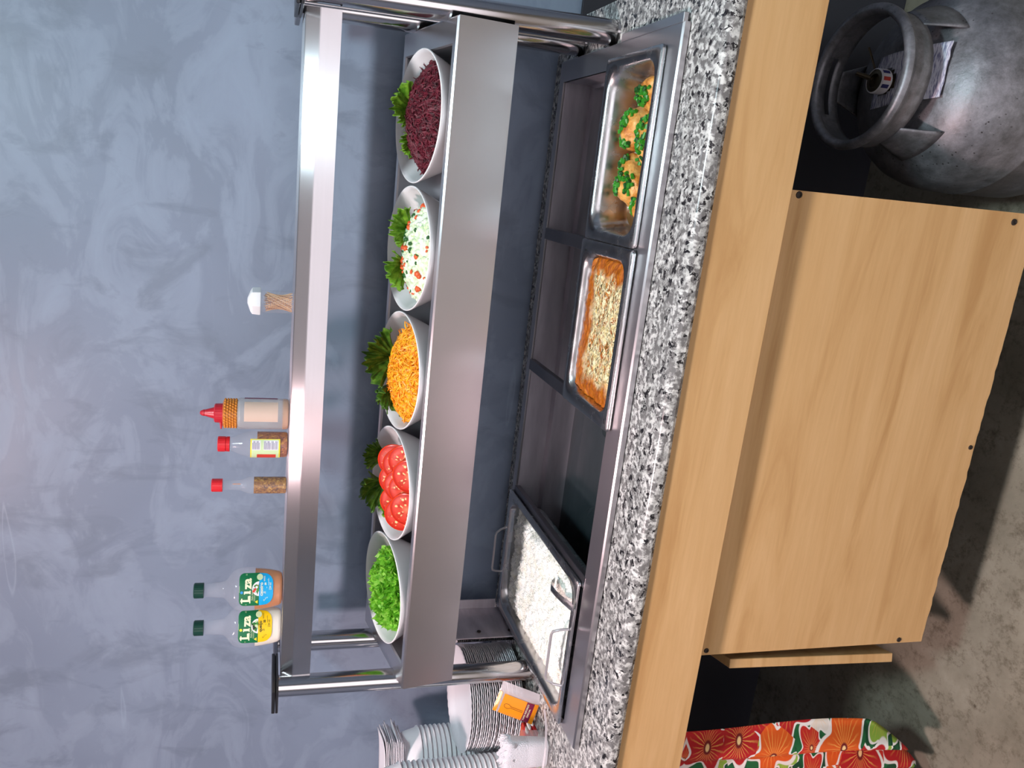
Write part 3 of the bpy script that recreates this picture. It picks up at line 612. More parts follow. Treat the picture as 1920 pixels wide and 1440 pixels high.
# serving spoon stuck in the rice
t = thing('serving_spoon', (-0.852, 0.135, 0.0), 'steel serving spoon stuck into the white rice', 'spoon')
bm = NB(); path = [(-0.003, 0.022, 0.002), (-0.002, 0.012, 0.011), (0.0, -0.004, 0.017), (0.004, -0.030, 0.018), (0.008, -0.056, 0.0165), (0.0115, -0.078, 0.0138), (0.0125, -0.088, 0.0120)]
wd_ = [0.0095, 0.0085, 0.0065, 0.0055, 0.0060, 0.0068, 0.0055]
loops(bm, [[(p[0] + sx * w, p[1], p[2] + dz) for sx, dz in ((-1, 0), (-0.5, 0.0014), (0.5, 0.0014), (1, 0), (0.5, -0.0006), (-0.5, -0.0006))] for p, w in zip(path, wd_)], True, True, True); obj('handle', bm, 'steel_pan', t)
bm = NB(); rings = []
for j in range(7):
    q = j / 6 * PI / 2; rings.append([(-0.003 + 0.021 * math.sin(q) * math.cos(2 * PI * i / 20) * 0.8, 0.036 + 0.021 * math.sin(q) * math.sin(2 * PI * i / 20), -0.003 - 0.010 * math.cos(q)) for i in range(20)])
loops(bm, rings); o = obj('spoon_bowl', bm, 'steel_pan', t); solid(o, 0.0008)
# lasagne
def las_h(x, y):
    u = (x + 0.5160) / 0.2180; v = (y - 0.0550) / 0.1405; e = min(1, max(0, min(u, 1 - u, v, 1 - v) / 0.10))
    return -0.007 + 0.008 * e ** 0.5 + 0.0035 * mn.noise((x * 30, y * 60, 2)) + 0.0022 * mn.noise((x * 90, y * 150, 5)) + 0.0012 * mn.noise((x * 240, y * 300, 9))
LX, LY = 150, 96
bm = NB(); cl = bm.verts.layers.float_color.new('cheese'); rows = []
for j in range(LY + 1):
    for_row = []
    for i in range(LX + 1):
        x = -0.5160 + 0.2180 * i / LX; y = 0.0550 + 0.1405 * j / LY
        u, v = i / LX, j / LY; q = 0.30 * mn.noise((x * 26, y * 40, 3))
        m = max(0.0, min(1.0, (min(u, (1 - u)) - 0.10 + q * 0.4) / 0.08)) * max(0.0, min(1.0, (0.80 + q * 0.5 - v) / 0.12))
        cx = max(0.028 - (u * 0.2204), 0, 0.028 - (1 - u) * 0.2204); cy = max(0.028 - v * 0.1405, 0, 0.028 - (1 - v) * 0.1405)
        if cx > 0 and cy > 0 and (cx * cx + cy * cy) > 0.028 ** 2:      # follow the pan's rounded corners
            k = 0.028 / math.hypot(cx, cy); x += (1 - k) * cx * (1 if u < 0.5 else -1); y += (1 - k) * cy * (1 if v < 0.5 else -1)
        vv = bm.verts.new((x, y, las_h(x, y))); vv[cl] = (m, m, m, 1); for_row.append(vv)
    rows.append(for_row)
for a, b_ in zip(rows, rows[1:]):
    for i in range(LX): bm.faces.new((a[i], a[i + 1], b_[i + 1], b_[i]))
edge = rows[0] + [r_[-1] for r_ in rows[1:]] + rows[-1][-2::-1] + [r_[0] for r_ in rows[-2:0:-1]]; low = []
for v_ in edge:
    q = bm.verts.new((-0.407 + (v_.co.x + 0.407) * 0.942, 0.1252 + (v_.co.y - 0.1252) * 0.905, -0.0260)); q[cl] = (0, 0, 0, 1); low.append(q)
for i in range(len(edge)):
    k = (i + 1) % len(edge); bm.faces.new((edge[i], low[i], low[k], edge[k]))
o = obj('lasagna', bm, 'lasagna_top', angle=180, recalc=False); tag(o, 'baked lasagne with orange sauce, melted cheese and herbs filling its pan', 'lasagna')
# chicken fillets
def fillet(x, y, z, L, wd, th, rz, seed, label):
    bm = NB(); bmesh.ops.create_icosphere(bm, subdivisions=4, radius=1.0)
    for v in bm.verts:
        p = v.co.copy(); tp = 1 - 0.28 * p.x * (1 if seed % 2 else -1)
        nn = 1 + 0.16 * mn.noise(p * 1.6 + Vector((seed * 3, 0, 0))) + 0.06 * mn.noise(p * 5 + Vector((seed, 2, 0)))
        v.co = Vector((p.x * L / 2 * nn, p.y * wd / 2 * tp * nn, (p.z * th / 2 if p.z > 0 else p.z * th * 0.42) * nn))
    o = obj('chicken_fillet', bm, 'chicken', None, (x, y, z), (0, 0, math.radians(rz)), angle=180)
    return tag(o, label, 'chicken', 'chicken fillets in the steel pan')
FIL = [fillet(-0.0555, 0.124, -0.0350, 0.060, 0.048, 0.044, 72, 1, 'small browned chicken piece at the end of the pan beside the posts'),
       fillet(-0.1065, 0.156, -0.0325, 0.066, 0.046, 0.050, -8, 2, 'browned chicken fillet half hidden under chopped scallions'),
       fillet(-0.1780, 0.147, -0.0325, 0.080, 0.054, 0.050, 12, 3, 'long pale chicken fillet in the middle of the steel pan'),
       fillet(-0.1245, 0.101, -0.0340, 0.090, 0.052, 0.046, 2, 4, 'chicken fillet covered in green scallions along the pan wall'),
       fillet(-0.2180, 0.088, -0.0345, 0.060, 0.046, 0.044, 62, 5, 'short chicken fillet next to the lasagne pan')]
bm = NB(); poly(bm, rrect(-0.252, -0.027, 0.052, 0.194, 0.026, 6, -0.0475)); o = obj('pan_juices', bm, 'oil'); tag(o, 'thin golden cooking juices pooled under the chicken', 'juice', kind='stuff')
from mathutils.bvhtree import BVHTree
bpy.context.view_layer.update(); tv_, tp_ = [], []
for o in FIL:
    b0 = len(tv_); tv_ += [o.matrix_world @ v.co for v in o.data.vertices]; tp_ += [[b0 + i for i in p.vertices] for p in o.data.polygons]
tree = BVHTree.FromPolygons(tv_, tp_)
bm = NB(); k = 0
while k < 230:
    x = rg.uniform(-0.232, -0.050); y = rg.uniform(0.072, 0.172)
    if mn.noise((x * 40, y * 40, 2)) < -0.15: continue
    hit = tree.ray_cast(W(x, y, 0.05), Vector((0, 0, -1)))[0]
    if hit is None or hit.z < W(0, 0, -0.0205).z: continue
    k += 1; a = rg.uniform(0, 6.3); L = rg.uniform(0.003, 0.009); r = rg.uniform(0.0022, 0.0034); z = hit.z / S + FZ + r * 0.6
    d = Vector((math.cos(a), math.sin(a), rg.uniform(-0.25, 0.25))) * L / 2; c = Vector((x, y, z)); tube(bm, [c - d, c + d], r, 7, 0 if rg.random() < 0.75 else 1)
o = obj('chopped_scallions', bm, ['scallion', 'scallion_dark']); tag(o, 'chopped green scallions strewn over the chicken', 'scallions', kind='stuff')

# ------------------------------------------------------------------ bottles on the top shelf
DZ = 0.4549
BYC = 0.288
def bottle_shell(t, prof, sy, seg=36, mat='clear_plastic', name='bottle_body'):
    bm = NB(); lathe_c(bm, prof, seg, sy=sy); return obj(name, bm, mat, t, angle=60)
def prof_r(prof, z):
    for (r0, z0), (r1, z1) in zip(prof, prof[1:]):
        if z0 <= z <= z1 and z1 > z0: return r0 + (r1 - r0) * (z - z0) / (z1 - z0)
    return prof[-1][0]
LIZ = [(0.020, 0.0), (0.0275, 0.0015), (0.0305, 0.006), (0.0335, 0.018), (0.0358, 0.034), (0.0372, 0.050), (0.0376, 0.062), (0.0368, 0.072), (0.0340, 0.080), (0.0285, 0.087), (0.0200, 0.093), (0.0150, 0.098), (0.0135, 0.104), (0.0128, 0.114), (0.0116, 0.128), (0.0112, 0.132)]
def liza(x, name, label, fill, fillmat, lowmat, word, wordmat, dotmat, foods, wsize, num, vol):
    t = thing('dressing_bottle', (x, BYC + 0.004, DZ), label, 'bottle', rot=(0, 0, math.radians(27)))
    sy = 0.62
    bottle_shell(t, LIZ, sy)
    inn = [(r * 0.955, z + 0.0006) for r, z in LIZ if z < fill] + [(prof_r(LIZ, fill) * 0.955, fill)]
    bm = NB(); lathe_c(bm, inn, 36, sy=sy); obj('dressing', bm, fillmat, t, angle=60)
    bm = NB(); seg = 48; cp = [(0.0128, 0.1325), (0.0128, 0.1475), (0.0118, 0.149), (0.010, 0.149)]
    rings = [[(r * (1 + (0.03 if (i % 2) and q in (0, 1) else 0)) * math.cos(2 * PI * i / seg), r * (1 + (0.03 if (i % 2) and q in (0, 1) else 0)) * math.sin(2 * PI * i / seg), z) for i in range(seg)] for q, (r, z) in enumerate(cp)]
    loops(bm, rings, True, True, True); obj('cap', bm, 'cap_green', t, angle=20)
    A = 0.0376
    def on(off):
        def f(u, z):
            a = prof_r(LIZ, max(0.0, z)); q = min(0.995, abs(u) / a); return (u, -a * sy * math.sqrt(1 - q * q) - off, z)
        return f
    def patch(z0, z1, hw, top, part, mat, off, rc):
        bm = NB(); rows = []; N = 24; K = 26
        for j in range(K + 1):
            z = z0 + (z1 - z0) * j / K
            dtop = (z1 - z) if top else (z - z0); h = hw if dtop > rc else hw - rc + math.sqrt(max(0, rc * rc - (rc - dtop) ** 2))
            if not top: h -= 0.012 * max(0, (z1 - z) / (z1 - z0)) ** 2 * 0.4
            rows.append([on(off)(h * (2 * i / N - 1), z) for i in range(N + 1)])
        loops(bm, rows, False); return obj(part, bm, mat, t, angle=180)
    up_ = patch(0.040, 0.0735, 0.0275, True, 'label_upper', 'label_green', 0.0004, 0.009)
    lo_ = patch(0.0165, 0.040, 0.0272, False, 'label_lower', lowmat, 0.0004, 0.012)
    bm = NB(); v, f = text_mesh('L', 0.0205, 0.00075); add_flat(bm, v, f, lambda a, b: on(0.0009)(a - 0.0165, b + 0.0620))
    for (u0, u1, z0, z1) in ((-0.0232, -0.0150, 0.0676, 0.0695), (-0.0232, -0.0102, 0.0541, 0.0560), (-0.0080, -0.0018, 0.0541, 0.0557), (-0.0080, -0.0036, 0.0636, 0.0651)):
        add_flat(bm, [(u0, z0), (u1, z0), (u1, z1), (u0, z1)], [(0, 1, 2, 3)], on(0.0009))
    add_flat(bm, [(-0.0068, 0.0545), (-0.0030, 0.0545), (-0.0030, 0.0650), (-0.0068, 0.0650)], [(0, 1, 2, 3)], on(0.0009))
    v, f = text_mesh('za', 0.0205, 0.00075); add_flat(bm, v, f, lambda a, b: on(0.0009)(a + 0.0098, b + 0.0598)); obj('brand_lettering', bm, 'ink_cream', up_, recalc=False, smooth=False)
    def disc(u, z, r, mat, off, nm, par, zmin=-1):
        bm = NB(); add_flat(bm, [(u + r * math.cos(2 * PI * i / 24), max(zmin, z + r * math.sin(2 * PI * i / 24))) for i in range(24)], [tuple(range(24))], on(off)); obj(nm, bm, mat, par, recalc=False, smooth=False)
    disc(-0.0049, 0.0690, 0.0023, dotmat, 0.0010, 'lettering_dot', up_)
    disc(0.001, 0.0395, 0.0124, 'ink_white', 0.0008, 'salad_picture', up_, 0.0401)
    rr_ = random.Random(len(word))
    bm = NB()
    for i in range(26):
        a = rr_.uniform(0, PI); q = rr_.uniform(0.001, 0.0092); r = rr_.uniform(0.0012, 0.0026); u, z = 0.001 + q * math.cos(a), 0.0412 + q * math.sin(a) * 0.95
        add_flat(bm, [(u + r * math.cos(2 * PI * k / 9), max(0.0401, z + r * math.sin(2 * PI * k / 9))) for k in range(9)], [tuple(range(9))], on(0.0010 + 0.00003 * i), i % 3)
    obj('picture_food', bm, foods, up_, recalc=False, smooth=False)
    disc(0.0205, 0.0392, 0.0052, 'badge', 0.0012, 'badge', up_)
    bm = NB(); add_flat(bm, [(-0.0242, 0.0420), (-0.0182, 0.0420), (-0.0212, 0.0468)], [(0, 1, 2)], on(0.0009)); obj('triangle_mark', bm, 'ink_yellow', up_, recalc=False, smooth=False)
    def words(txt, size, u, z, mat, par, nm, bold=0.0, sq=1.0):
        bm = NB(); v, f = text_mesh(txt, size, bold, sq); add_flat(bm, v, f, lambda a, b: on(0.0009)(a + u, b + z)); obj(nm, bm, mat, par, recalc=False, smooth=False)
    words(word, wsize, 0.0, 0.0362, wordmat, lo_, 'flavour_lettering', 0.00012)
    words(num, 0.0046, 0.0085, 0.0292, wordmat, lo_, 'small_lettering', 0.0002); words(vol, 0.0056, 0.0045, 0.0213, wordmat, lo_, 'small_lettering', 0.0, 0.8)
    bm = NB()
    for z, u0, u1 in ((0.0318, -0.020, -0.004), (0.0304, -0.020, -0.004), (0.0290, -0.018, -0.004), (0.0268, -0.016, 0.004), (0.0254, -0.015, 0.016), (0.0240, 0.006, 0.018), (0.0318, 0.013, 0.022), (0.0304, 0.013, 0.022)):
        add_flat(bm, [(u0, z), (u1, z), (u1, z + 0.00045), (u0, z + 0.00045)], [(0, 1, 2, 3)], on(0.0008))
    tag(obj('small_print', bm, wordmat, lo_, recalc=False, smooth=False), kind='stuff')
    words('Molho Salada', 0.0032, -0.010, 0.0512, 'ink_cream', up_, 'small_lettering')
    bm = NB()
    for z, u0, u1 in ((0.0728, -0.005, 0.006), (0.0482, -0.020, -0.008), (0.0466, -0.020, -0.009), (0.062, 0.0235, 0.0262), (0.0605, 0.0235, 0.0262), (0.062, -0.0265, -0.0245), (0.0605, -0.0265, -0.0245)):
        add_flat(bm, [(u0, z), (u1, z), (u1, z + 0.0004), (u0, z + 0.0004)], [(0, 1, 2, 3)], on(0.0008))
    tag(obj('small_print', bm, 'badge', up_, recalc=False, smooth=False), kind='stuff')
liza(-0.9985, 'a', 'dressing bottle with green and yellow label and white dressing inside', 0.045, 'dress_white', 'label_yellow', 'queijo', 'ink_dark', 'ink_yellow', ['ink_green', 'ink_dark', 'badge'], 0.0078, '22', '234 ml')
liza(-0.9255, 'b', 'dressing bottle with green and blue label and brown dressing inside', 0.047, 'dress_brown', 'label_blue', 'caseiro', 'ink_cream', 'ink_blue', ['ink_red', 'ink_white', 'ink_green'], 0.0078, '19', '234 ml')

# small pepper bottle
t = thing('hot_sauce_bottle', (-0.7235, BYC - 0.012, DZ), 'slim bare glass bottle with red cap half full of pepper seeds', 'bottle')
HP = [(0.012, 0.0), (0.0142, 0.001), (0.0147, 0.004), (0.0147, 0.056), (0.0140, 0.062), (0.0115, 0.069), (0.0092, 0.074), (0.0082, 0.080), (0.0080, 0.104), (0.0090, 0.105)]
bottle_shell(t, HP, 1, 30); bm = NB(); lathe_c(bm, [(r * 0.95, z + 0.001) for r, z in HP[:3]] + [(0.0140, 0.0535)], 30); obj('pepper_filling', bm, 'pepper_seed', t)
bm = NB(); seg = 40; loops(bm, [[(r * (1 + 0.025 * (i % 2)) * math.cos(2 * PI * i / seg), r * (1 + 0.025 * (i % 2)) * math.sin(2 * PI * i / seg), z) for i in range(seg)] for r, z in ((0.0106, 0.1035), (0.0106, 0.1195), (0.0098, 0.1208))], True, True, True); obj('cap', bm, 'cap_red', t, angle=20)
bm = NB()
for z, a, L in ((0.083, 1.9, 0.006), (0.076, 1.75, 0.008)):
    add_flat(bm, [(u * 0.003, z + w * L) for u, w in ((-1, 0), (0.4, -0.3), (1, 0.1), (0.5, 0.6), (-0.3, 0.9))], [(0, 1, 2, 3, 4)], lambda u, zz: (-0.0060 + u * 0.2 + 0.011, -0.0072, zz))
obj('residue', bm, 'mustard', t, recalc=False)
# labelled pepper bottle
t = thing('hot_sauce_bottle', (-0.6535, BYC - 0.006, DZ), 'stout glass pepper bottle with red cap and yellow-edged label', 'bottle', rot=(0, 0, math.radians(24)))
PP = [(0.017, 0.0), (0.0210, 0.0012), (0.0221, 0.005), (0.0222, 0.056), (0.0210, 0.064), (0.0175, 0.076), (0.0130, 0.087), (0.0112, 0.093), (0.0108, 0.097)]
bottle_shell(t, PP, 1, 36); bm = NB(); lathe_c(bm, [(r * 0.95, z + 0.001) for r, z in PP[:3]] + [(0.0211, 0.0500)], 36); obj('pepper_filling', bm, 'pepper_mix', t)
bm = NB(); seg = 44; loops(bm, [[(r * (1 + 0.02 * (i % 2)) * math.cos(2 * PI * i / seg), r * (1 + 0.02 * (i % 2)) * math.sin(2 * PI * i / seg), z) for i in range(seg)] for r, z in ((0.0122, 0.0935), (0.0122, 0.0985), (0.0114, 0.0990), (0.0114, 0.0996), (0.0124, 0.1000), (0.0124, 0.1110), (0.0116, 0.1122))], True, True, True); obj('cap', bm, 'cap_red', t, angle=20)
def cyl_on(r): return lambda a, z: (r * math.sin(a), -r * math.cos(a), z)
def band(t_, r, a0, a1, z0, z1, nm, mat, par, n=16):
    bm = NB(); loops(bm, [[cyl_on(r)(a0 + (a1 - a0) * i / n, z) for i in range(n + 1)] for z in (z0, z1)], False); return obj(nm, bm, mat, par, angle=180)
lb = band(t, 0.0226, -1.35, 0.32, 0.0135, 0.0605, 'label', 'ink_yellow', t)
band(t, 0.0228, -1.30, 0.26, 0.0155, 0.0585, 'label_field', 'badge', lb); band(t, 0.0230, -0.50, 0.20, 0.0445, 0.0580, 'label_box', 'paper_white', lb); band(t, 0.0230, -0.50, 0.20, 0.0165, 0.0395, 'label_box', 'paper_white', lb)
band(t, 0.0231, -1.28, -0.86, 0.020, 0.050, 'label_picture', 'ink_red', lb)
bm = NB()
for i, z in enumerate([0.0565, 0.0548, 0.0531, 0.0514, 0.0497, 0.048, 0.0463, 0.038, 0.0362, 0.0344, 0.0326, 0.0308, 0.0290, 0.0262, 0.0244, 0.0226, 0.0200, 0.0182]):
    a1 = 0.15 - (0.12 if i % 3 == 0 else 0); loops(bm, [[cyl_on(0.0232)(-0.45 + (a1 + 0.45) * k / 8, zz) for k in range(9)] for zz in (z, z + 0.0007)], False)
tag(obj('small_print', bm, 'ink_navy', lb, recalc=False), kind='stuff')
# squeeze bottle
t = thing('squeeze_bottle', (-0.6025, BYC, DZ), 'frosted squeeze bottle of mustard with red pointed nozzle and beaded shoulder', 'bottle')
SQ = [(0.020, 0.0), (0.0238, 0.001), (0.0256, 0.005), (0.0256, 0.077), (0.0246, 0.081), (0.0226, 0.0825)]
bottle_shell(t, SQ, 1, 40, 'frosted_plastic'); bm = NB(); lathe_c(bm, [(0.0195, 0.0012), (0.0232, 0.002), (0.0248, 0.006), (0.0248, 0.0105)], 36); obj('mustard', bm, 'mustard', t)
bm = NB(); lathe_c(bm, [(0.0226, 0.082), (0.0228, 0.1035), (0.020, 0.105)], 40); bs = obj('beaded_shoulder', bm, 'dress_brown', t)
bead_bm = NB()
for row in range(5):
    for k in range(28):
        a = 2 * PI * (k + 0.5 * (row % 2)) / 28; bmesh.ops.create_icosphere(bead_bm, subdivisions=1, radius=0.0021, matrix=Matrix.Translation((0.0228 * math.cos(a), 0.0228 * math.sin(a), 0.0845 + row * 0.0042)))
tag(obj('beads', bead_bm, 'mustard', bs, angle=180), kind='stuff')
bm = NB(); seg = 48; loops(bm, [[(r * (1 + (0.03 if k < 2 else 0) * (i % 2)) * math.cos(2 * PI * i / seg), r * (1 + (0.03 if k < 2 else 0) * (i % 2)) * math.sin(2 * PI * i / seg), z) for i in range(seg)] for k, (r, z) in enumerate(((0.0155, 0.1045), (0.0150, 0.1170), (0.0135, 0.1185), (0.0095, 0.1190), (0.0058, 0.1310), (0.0050, 0.1335), (0.0056, 0.1345), (0.0040, 0.1385), (0.0022, 0.1405)))], True, True, True)
cp = obj('nozzle_cap', bm, 'cap_red_dark', t, angle=30)
bm = NB(); tube(bm, [(-0.014, -0.006, 0.108), (-0.019, -0.008, 0.107), (-0.024, -0.009, 0.1075)], [0.0022, 0.002, 0.0012], 8); obj('cap_tab', bm, 'cap_red_dark', cp)
band(t, 0.0259, -0.22, 1.12, 0.0185, 0.0715, 'back_label', 'label_peach', t); band(t, 0.0260, 1.50, 2.2, 0.0195, 0.0715, 'front_label', 'packet_maroon', t)
# toothpick holder
t = thing('toothpick_holder', (-0.4135, BYC - 0.014, DZ), 'clear dimpled toothpick holder with white domed lid', 'toothpick holder')
bm = NB(); seg = 48; rows = []
for j in range(25):
    z = 0.050 * j / 24; rows.append([((0.0172 + 0.0010 * math.sin(j * PI / 2) * math.cos(12 * 2 * PI * i / seg)) * math.cos(2 * PI * i / seg), (0.0172 + 0.0010 * math.sin(j * PI / 2) * math.cos(12 * 2 * PI * i / seg)) * math.sin(2 * PI * i / seg), z) for i in range(seg)])
loops(bm, rows, True, True, False); obj('dimpled_cup', bm, 'clear_plastic', t, angle=50)
bm = NB(); loops(bm, [[(r * math.cos(2 * PI * i / 6 + 0.3), r * math.sin(2 * PI * i / 6 + 0.3), z) for i in range(6)] for r, z in ((0.0212, 0.0505), (0.0218, 0.0520), (0.0208, 0.0630), (0.0165, 0.0660), (0.0040, 0.0705))], True, True, True); obj('lid', bm, 'cap_white', t, angle=25)
bm = NB(); tube(bm, [(0, 0, 0), (0, 0, 0.0015), (0, 0, 0.0425), (0, 0, 0.044)], [0.00015, 0.00042, 0.00042, 0.00015], 5); tp_me = mesh('toothpick', bm, 'toothpick_wood')
rt = random.Random(5)
for k in range(64):
    n_, base, rad = (30, 0, 0.0150) if k < 30 else (21, 30, 0.0118) if k < 51 else (13, 51, 0.0085)     # rings twisted to and fro, so no stick runs through another
    a = 2 * PI * (k - base) / n_ + 0.1; a2 = a + (1.5 if n_ != 21 else -1.5)
    p0 = Vector((rad * math.cos(a), rad * math.sin(a), 0.0015)); p1 = Vector((rad * math.cos(a2), rad * math.sin(a2), 0.0420))
    p0.z += rt.uniform(0, 0.003)
    o = obj('toothpick', tp_me, None, None, (-0.4135 + p0.x, BYC - 0.014 + p0.y, DZ + p0.z)); o.rotation_euler = (p1 - p0).to_track_quat('Z', 'Y').to_euler(); tag(o, 'thin wooden toothpick standing in the clear holder', 'toothpick', 'toothpicks in the clear holder')

# ------------------------------------------------------------------ disposables beside the stand
PC = (-1.1965, 0.316)
bm = NB(); seg = 120; pr = [(0.0, 0.0015), (0.070, 0.0015), (0.080, 0.006), (0.088, 0.0105), (0.0985, 0.0130), (0.1000, 0.0126), (0.0985, 0.0114), (0.088, 0.0088), (0.080, 0.0040), (0.070, 0.0), (0.0, 0.0)]
rows = []
for r, z in pr:
    e = max(0, (r - 0.082) / 0.022); rows.append([((max(r, 1e-5) + 0.0007 * e * math.cos(40 * 2 * PI * i / seg)) * math.cos(2 * PI * i / seg), (max(r, 1e-5) + 0.0007 * e * math.cos(40 * 2 * PI * i / seg)) * math.sin(2 * PI * i / seg), z + 0.0007 * e * math.sin(40 * 2 * PI * i / seg)) for i in range(seg)])
loops(bm, rows); plate_me = mesh('foam_plate', bm, 'foam_plate', True, 50)
rp = random.Random(8)
NPL = 26
for k in range(NPL):
    o = obj('foam_plate', plate_me, None, None, (PC[0] + rp.uniform(-0.0016, 0.0016), PC[1] + rp.uniform(-0.0016, 0.0016), GT + 0.0003 + 0.0041 * k), (rp.uniform(-0.002, 0.002) if k else 0, rp.uniform(-0.002, 0.002) if k else 0, rp.uniform(0, 6)))
    tag(o, 'white foam plate in the stack behind the steel post' if k < NPL - 1 else 'topmost white foam plate of the stack behind the steel post', 'plate', 'stacked foam plates')
bm = NB(); lathe_c(bm, [(0.044, 0.0), (0.046, -0.0006), (0.0475, -0.003), (0.0545, -0.030), (0.0575, -0.0325), (0.0580, -0.0340), (0.0565, -0.0350), (0.0535, -0.0315), (0.0460, -0.0035), (0.044, -0.0018)], 56); cup_me = mesh('foam_bowl', bm, 'foam_white', True, 50)
def cups(cx, cy, z0, n, pitch, label, group):
    for k in range(n):
        o = obj('foam_bowl', cup_me, None, None, (cx + rp.uniform(-0.0003, 0.0003), cy + rp.uniform(-0.0003, 0.0003), z0 + 0.035 + pitch * k), (0, 0, rp.uniform(0, 6)))
        tag(o, label if k < n - 1 else label.replace('foam bowl', 'foam bowl on top', 1), 'bowl', group)
C1, C2 = (-1.3565, 0.349), (-1.302, 0.190)
bm = NB(); box(bm, C1[0] - 0.056, C1[0] + 0.056, C1[1] - 0.065, C1[1] + 0.065, GT, GT + 0.022, 0.004, 2); o = obj('carton_tray', bm, 'chipboard'); tag(o, 'low brown carton under the rear stack of foam bowls', 'carton')
cups(C1[0], C1[1], GT + 0.022, 17, 0.0098, 'upturned white foam bowl in the stack under the paper napkins', 'rear stack of foam bowls')
cups(C2[0], C2[1], GT, 26, 0.0098, 'upturned white foam bowl in the stack behind the napkin bag', 'front stack of foam bowls')
NZ = GT + 0.022 + 0.035 + 0.0098 * 16
for k in range(13):
    bm = NB(); a = 0.050 * rp.uniform(0.94, 1.05); N = 10; rows = []
    cu = 0.0006 * k
    for j in range(N + 1):
        rows.append([(a * (2 * i / N - 1), a * (2 * j / N - 1), max(0, (2 * i / N - 1)) ** 3 * cu * 0.6 + max(0, -(2 * j / N - 1)) ** 3 * cu * 0.3) for i in range(N + 1)])
    loops(bm, rows, False); o = obj('paper_napkin', bm, 'paper_white', None, (C1[0] + rp.uniform(-0.004, 0.004), C1[1] + rp.uniform(-0.004, 0.004), NZ + 0.0017 + 0.0030 * k), (0, 0, rp.uniform(-0.09, 0.09) + 0.3), recalc=False, angle=180); solid(o, 0.0016, 1)
    tag(o, 'thin white paper napkin in the pile on the foam bowls', 'napkin', 'napkins on the foam bowls')
# orange packet of stirrers leaning on the plates
t = thing('stirrer_packet', (-1.133, 0.178, GT), 'orange and clear plastic packet of stirrers leaning on the foam plates', 'packet', rot=(math.radians(-15), math.radians(18), math.radians(8)))
def pillow(bm, x0, x1, z0, z1, th, m=0, n=12):
    for sgn in (-1, 1):
        loops(bm, [[(x0 + (x1 - x0) * i / n, sgn * th * (1 - (2 * i / n - 1) ** 4) * (1 - (2 * j / n - 1) ** 4) + 0.0006 * mn.noise((i * 0.9, j * 0.9, sgn)), z0 + (z1 - z0) * j / n) for i in range(n + 1)] for j in range(n + 1)], False, m=m)
bm = NB(); pillow(bm, -0.028, 0.030, 0.004, 0.082, 0.006); obj('clear_sleeve', bm, 'bag_plastic', t, angle=180)
def sleeve(x, z): return 0.006 * (1 - min(1, abs(x - 0.001) / 0.029) ** 4) * (1 - min(1, abs(z - 0.043) / 0.039) ** 4)
def wrap(bm, x0, x1, z0, z1, off, n=14, sides=(-1, 1)):
    for sgn in sides: loops(bm, [[(x0 + (x1 - x0) * i / n, sgn * (sleeve(x0 + (x1 - x0) * i / n, z0 + (z1 - z0) * j / n) + off), z0 + (z1 - z0) * j / n) for i in range(n + 1)] for j in range(n + 1)], False)
bm = NB(); wrap(bm, -0.0278, 0.011, 0.0045, 0.0715, 0.0010); fr = obj('orange_panel', bm, 'packet_orange', t, angle=180)
bm = NB(); wrap(bm, -0.0276, 0.0108, 0.013, 0.0275, 0.0015, sides=(-1,)); mb = obj('maroon_band', bm, 'packet_maroon', t, angle=180)
def pk(a, b): return (a, -sleeve(a, b) - 0.0022, b)
for txt, sz, z in (('SUPER REFORÇO', 0.0042, 0.0240), ('ESPECIAL', 0.0042, 0.0185)):
    bm = NB(); v, f = text_mesh(txt, sz, 0.00005); add_flat(bm, v, f, lambda a, b, z=z: pk(a - 0.008, b + z)); obj('lettering', bm, 'ink_cream', mb, recalc=False, smooth=False)
bm = NB(); tube(bm, [pk(-0.009 + 0.0042 * math.cos(a_), 0.060 + 0.0062 * math.sin(a_)) for a_ in [(-PI / 2 + 0.35) + i * (2 * PI - 0.7) / 16 for i in range(17)]], 0.00028, 5)
for dx in (-0.0014, 0.0014): tube(bm, [pk(-0.009 + dx, 0.054), pk(-0.009 + dx, 0.030)], 0.00028, 5)
obj('stirrer_drawing', bm, 'ink_dark', fr)
bm = NB(); wrap(bm, -0.0278, 0.012, 0.0755, 0.0818, 0.0010); obj('orange_seal', bm, 'packet_orange', t, angle=180)
# napkins in a clear bag
t = thing('napkin_bag', (-1.172, 0.120, GT), 'clear bag holding a thick white fold of tissue napkins', 'napkins', rot=(0, math.radians(4), math.radians(12)))
bm = NB(); rows = []
for j in range(9):
    z = 0.004 + 0.068 * j / 8; rows.append([(x * (1 - 0.10 * (1 - j / 8)), y * (0.75 + 0.25 * j / 8), z + (0.005 * mn.noise((x * 140, y * 140, 3)) if j == 8 else 0)) for x, y, _ in rrect(-0.026, 0.026, -0.019, 0.019, 0.012, 5)])
loops(bm, rows, True, True, True); obj('tissue_fold', bm, 'tissue', t, angle=50)
for k in range(5):
    bm = NB(); loops(bm, [[(-0.025 + 0.050 * i / 12, -0.017 + k * 0.008 + 0.0012 * math.sin(i + k), z + (0.010 * mn.noise((i * 0.7, k * 1.7, 2)) if z > 0.08 else 0)) for i in range(13)] for z in (0.066, 0.076, 0.086)], False); o = obj('tissue_edge', bm, 'tissue', t, recalc=False); solid(o, 0.0014, 0)
bm = NB(); loops(bm, [[(x * s, y * s, z) for x, y, _ in rrect(-0.031, 0.031, -0.024, 0.024, 0.014, 5)] for s, z in ((0.9, 0.001), (1.0, 0.004), (1.06, 0.02), (1.05, 0.038), (1.08, 0.046))], True, True, False); obj('clear_bag', bm, 'thin_film', t, angle=180)
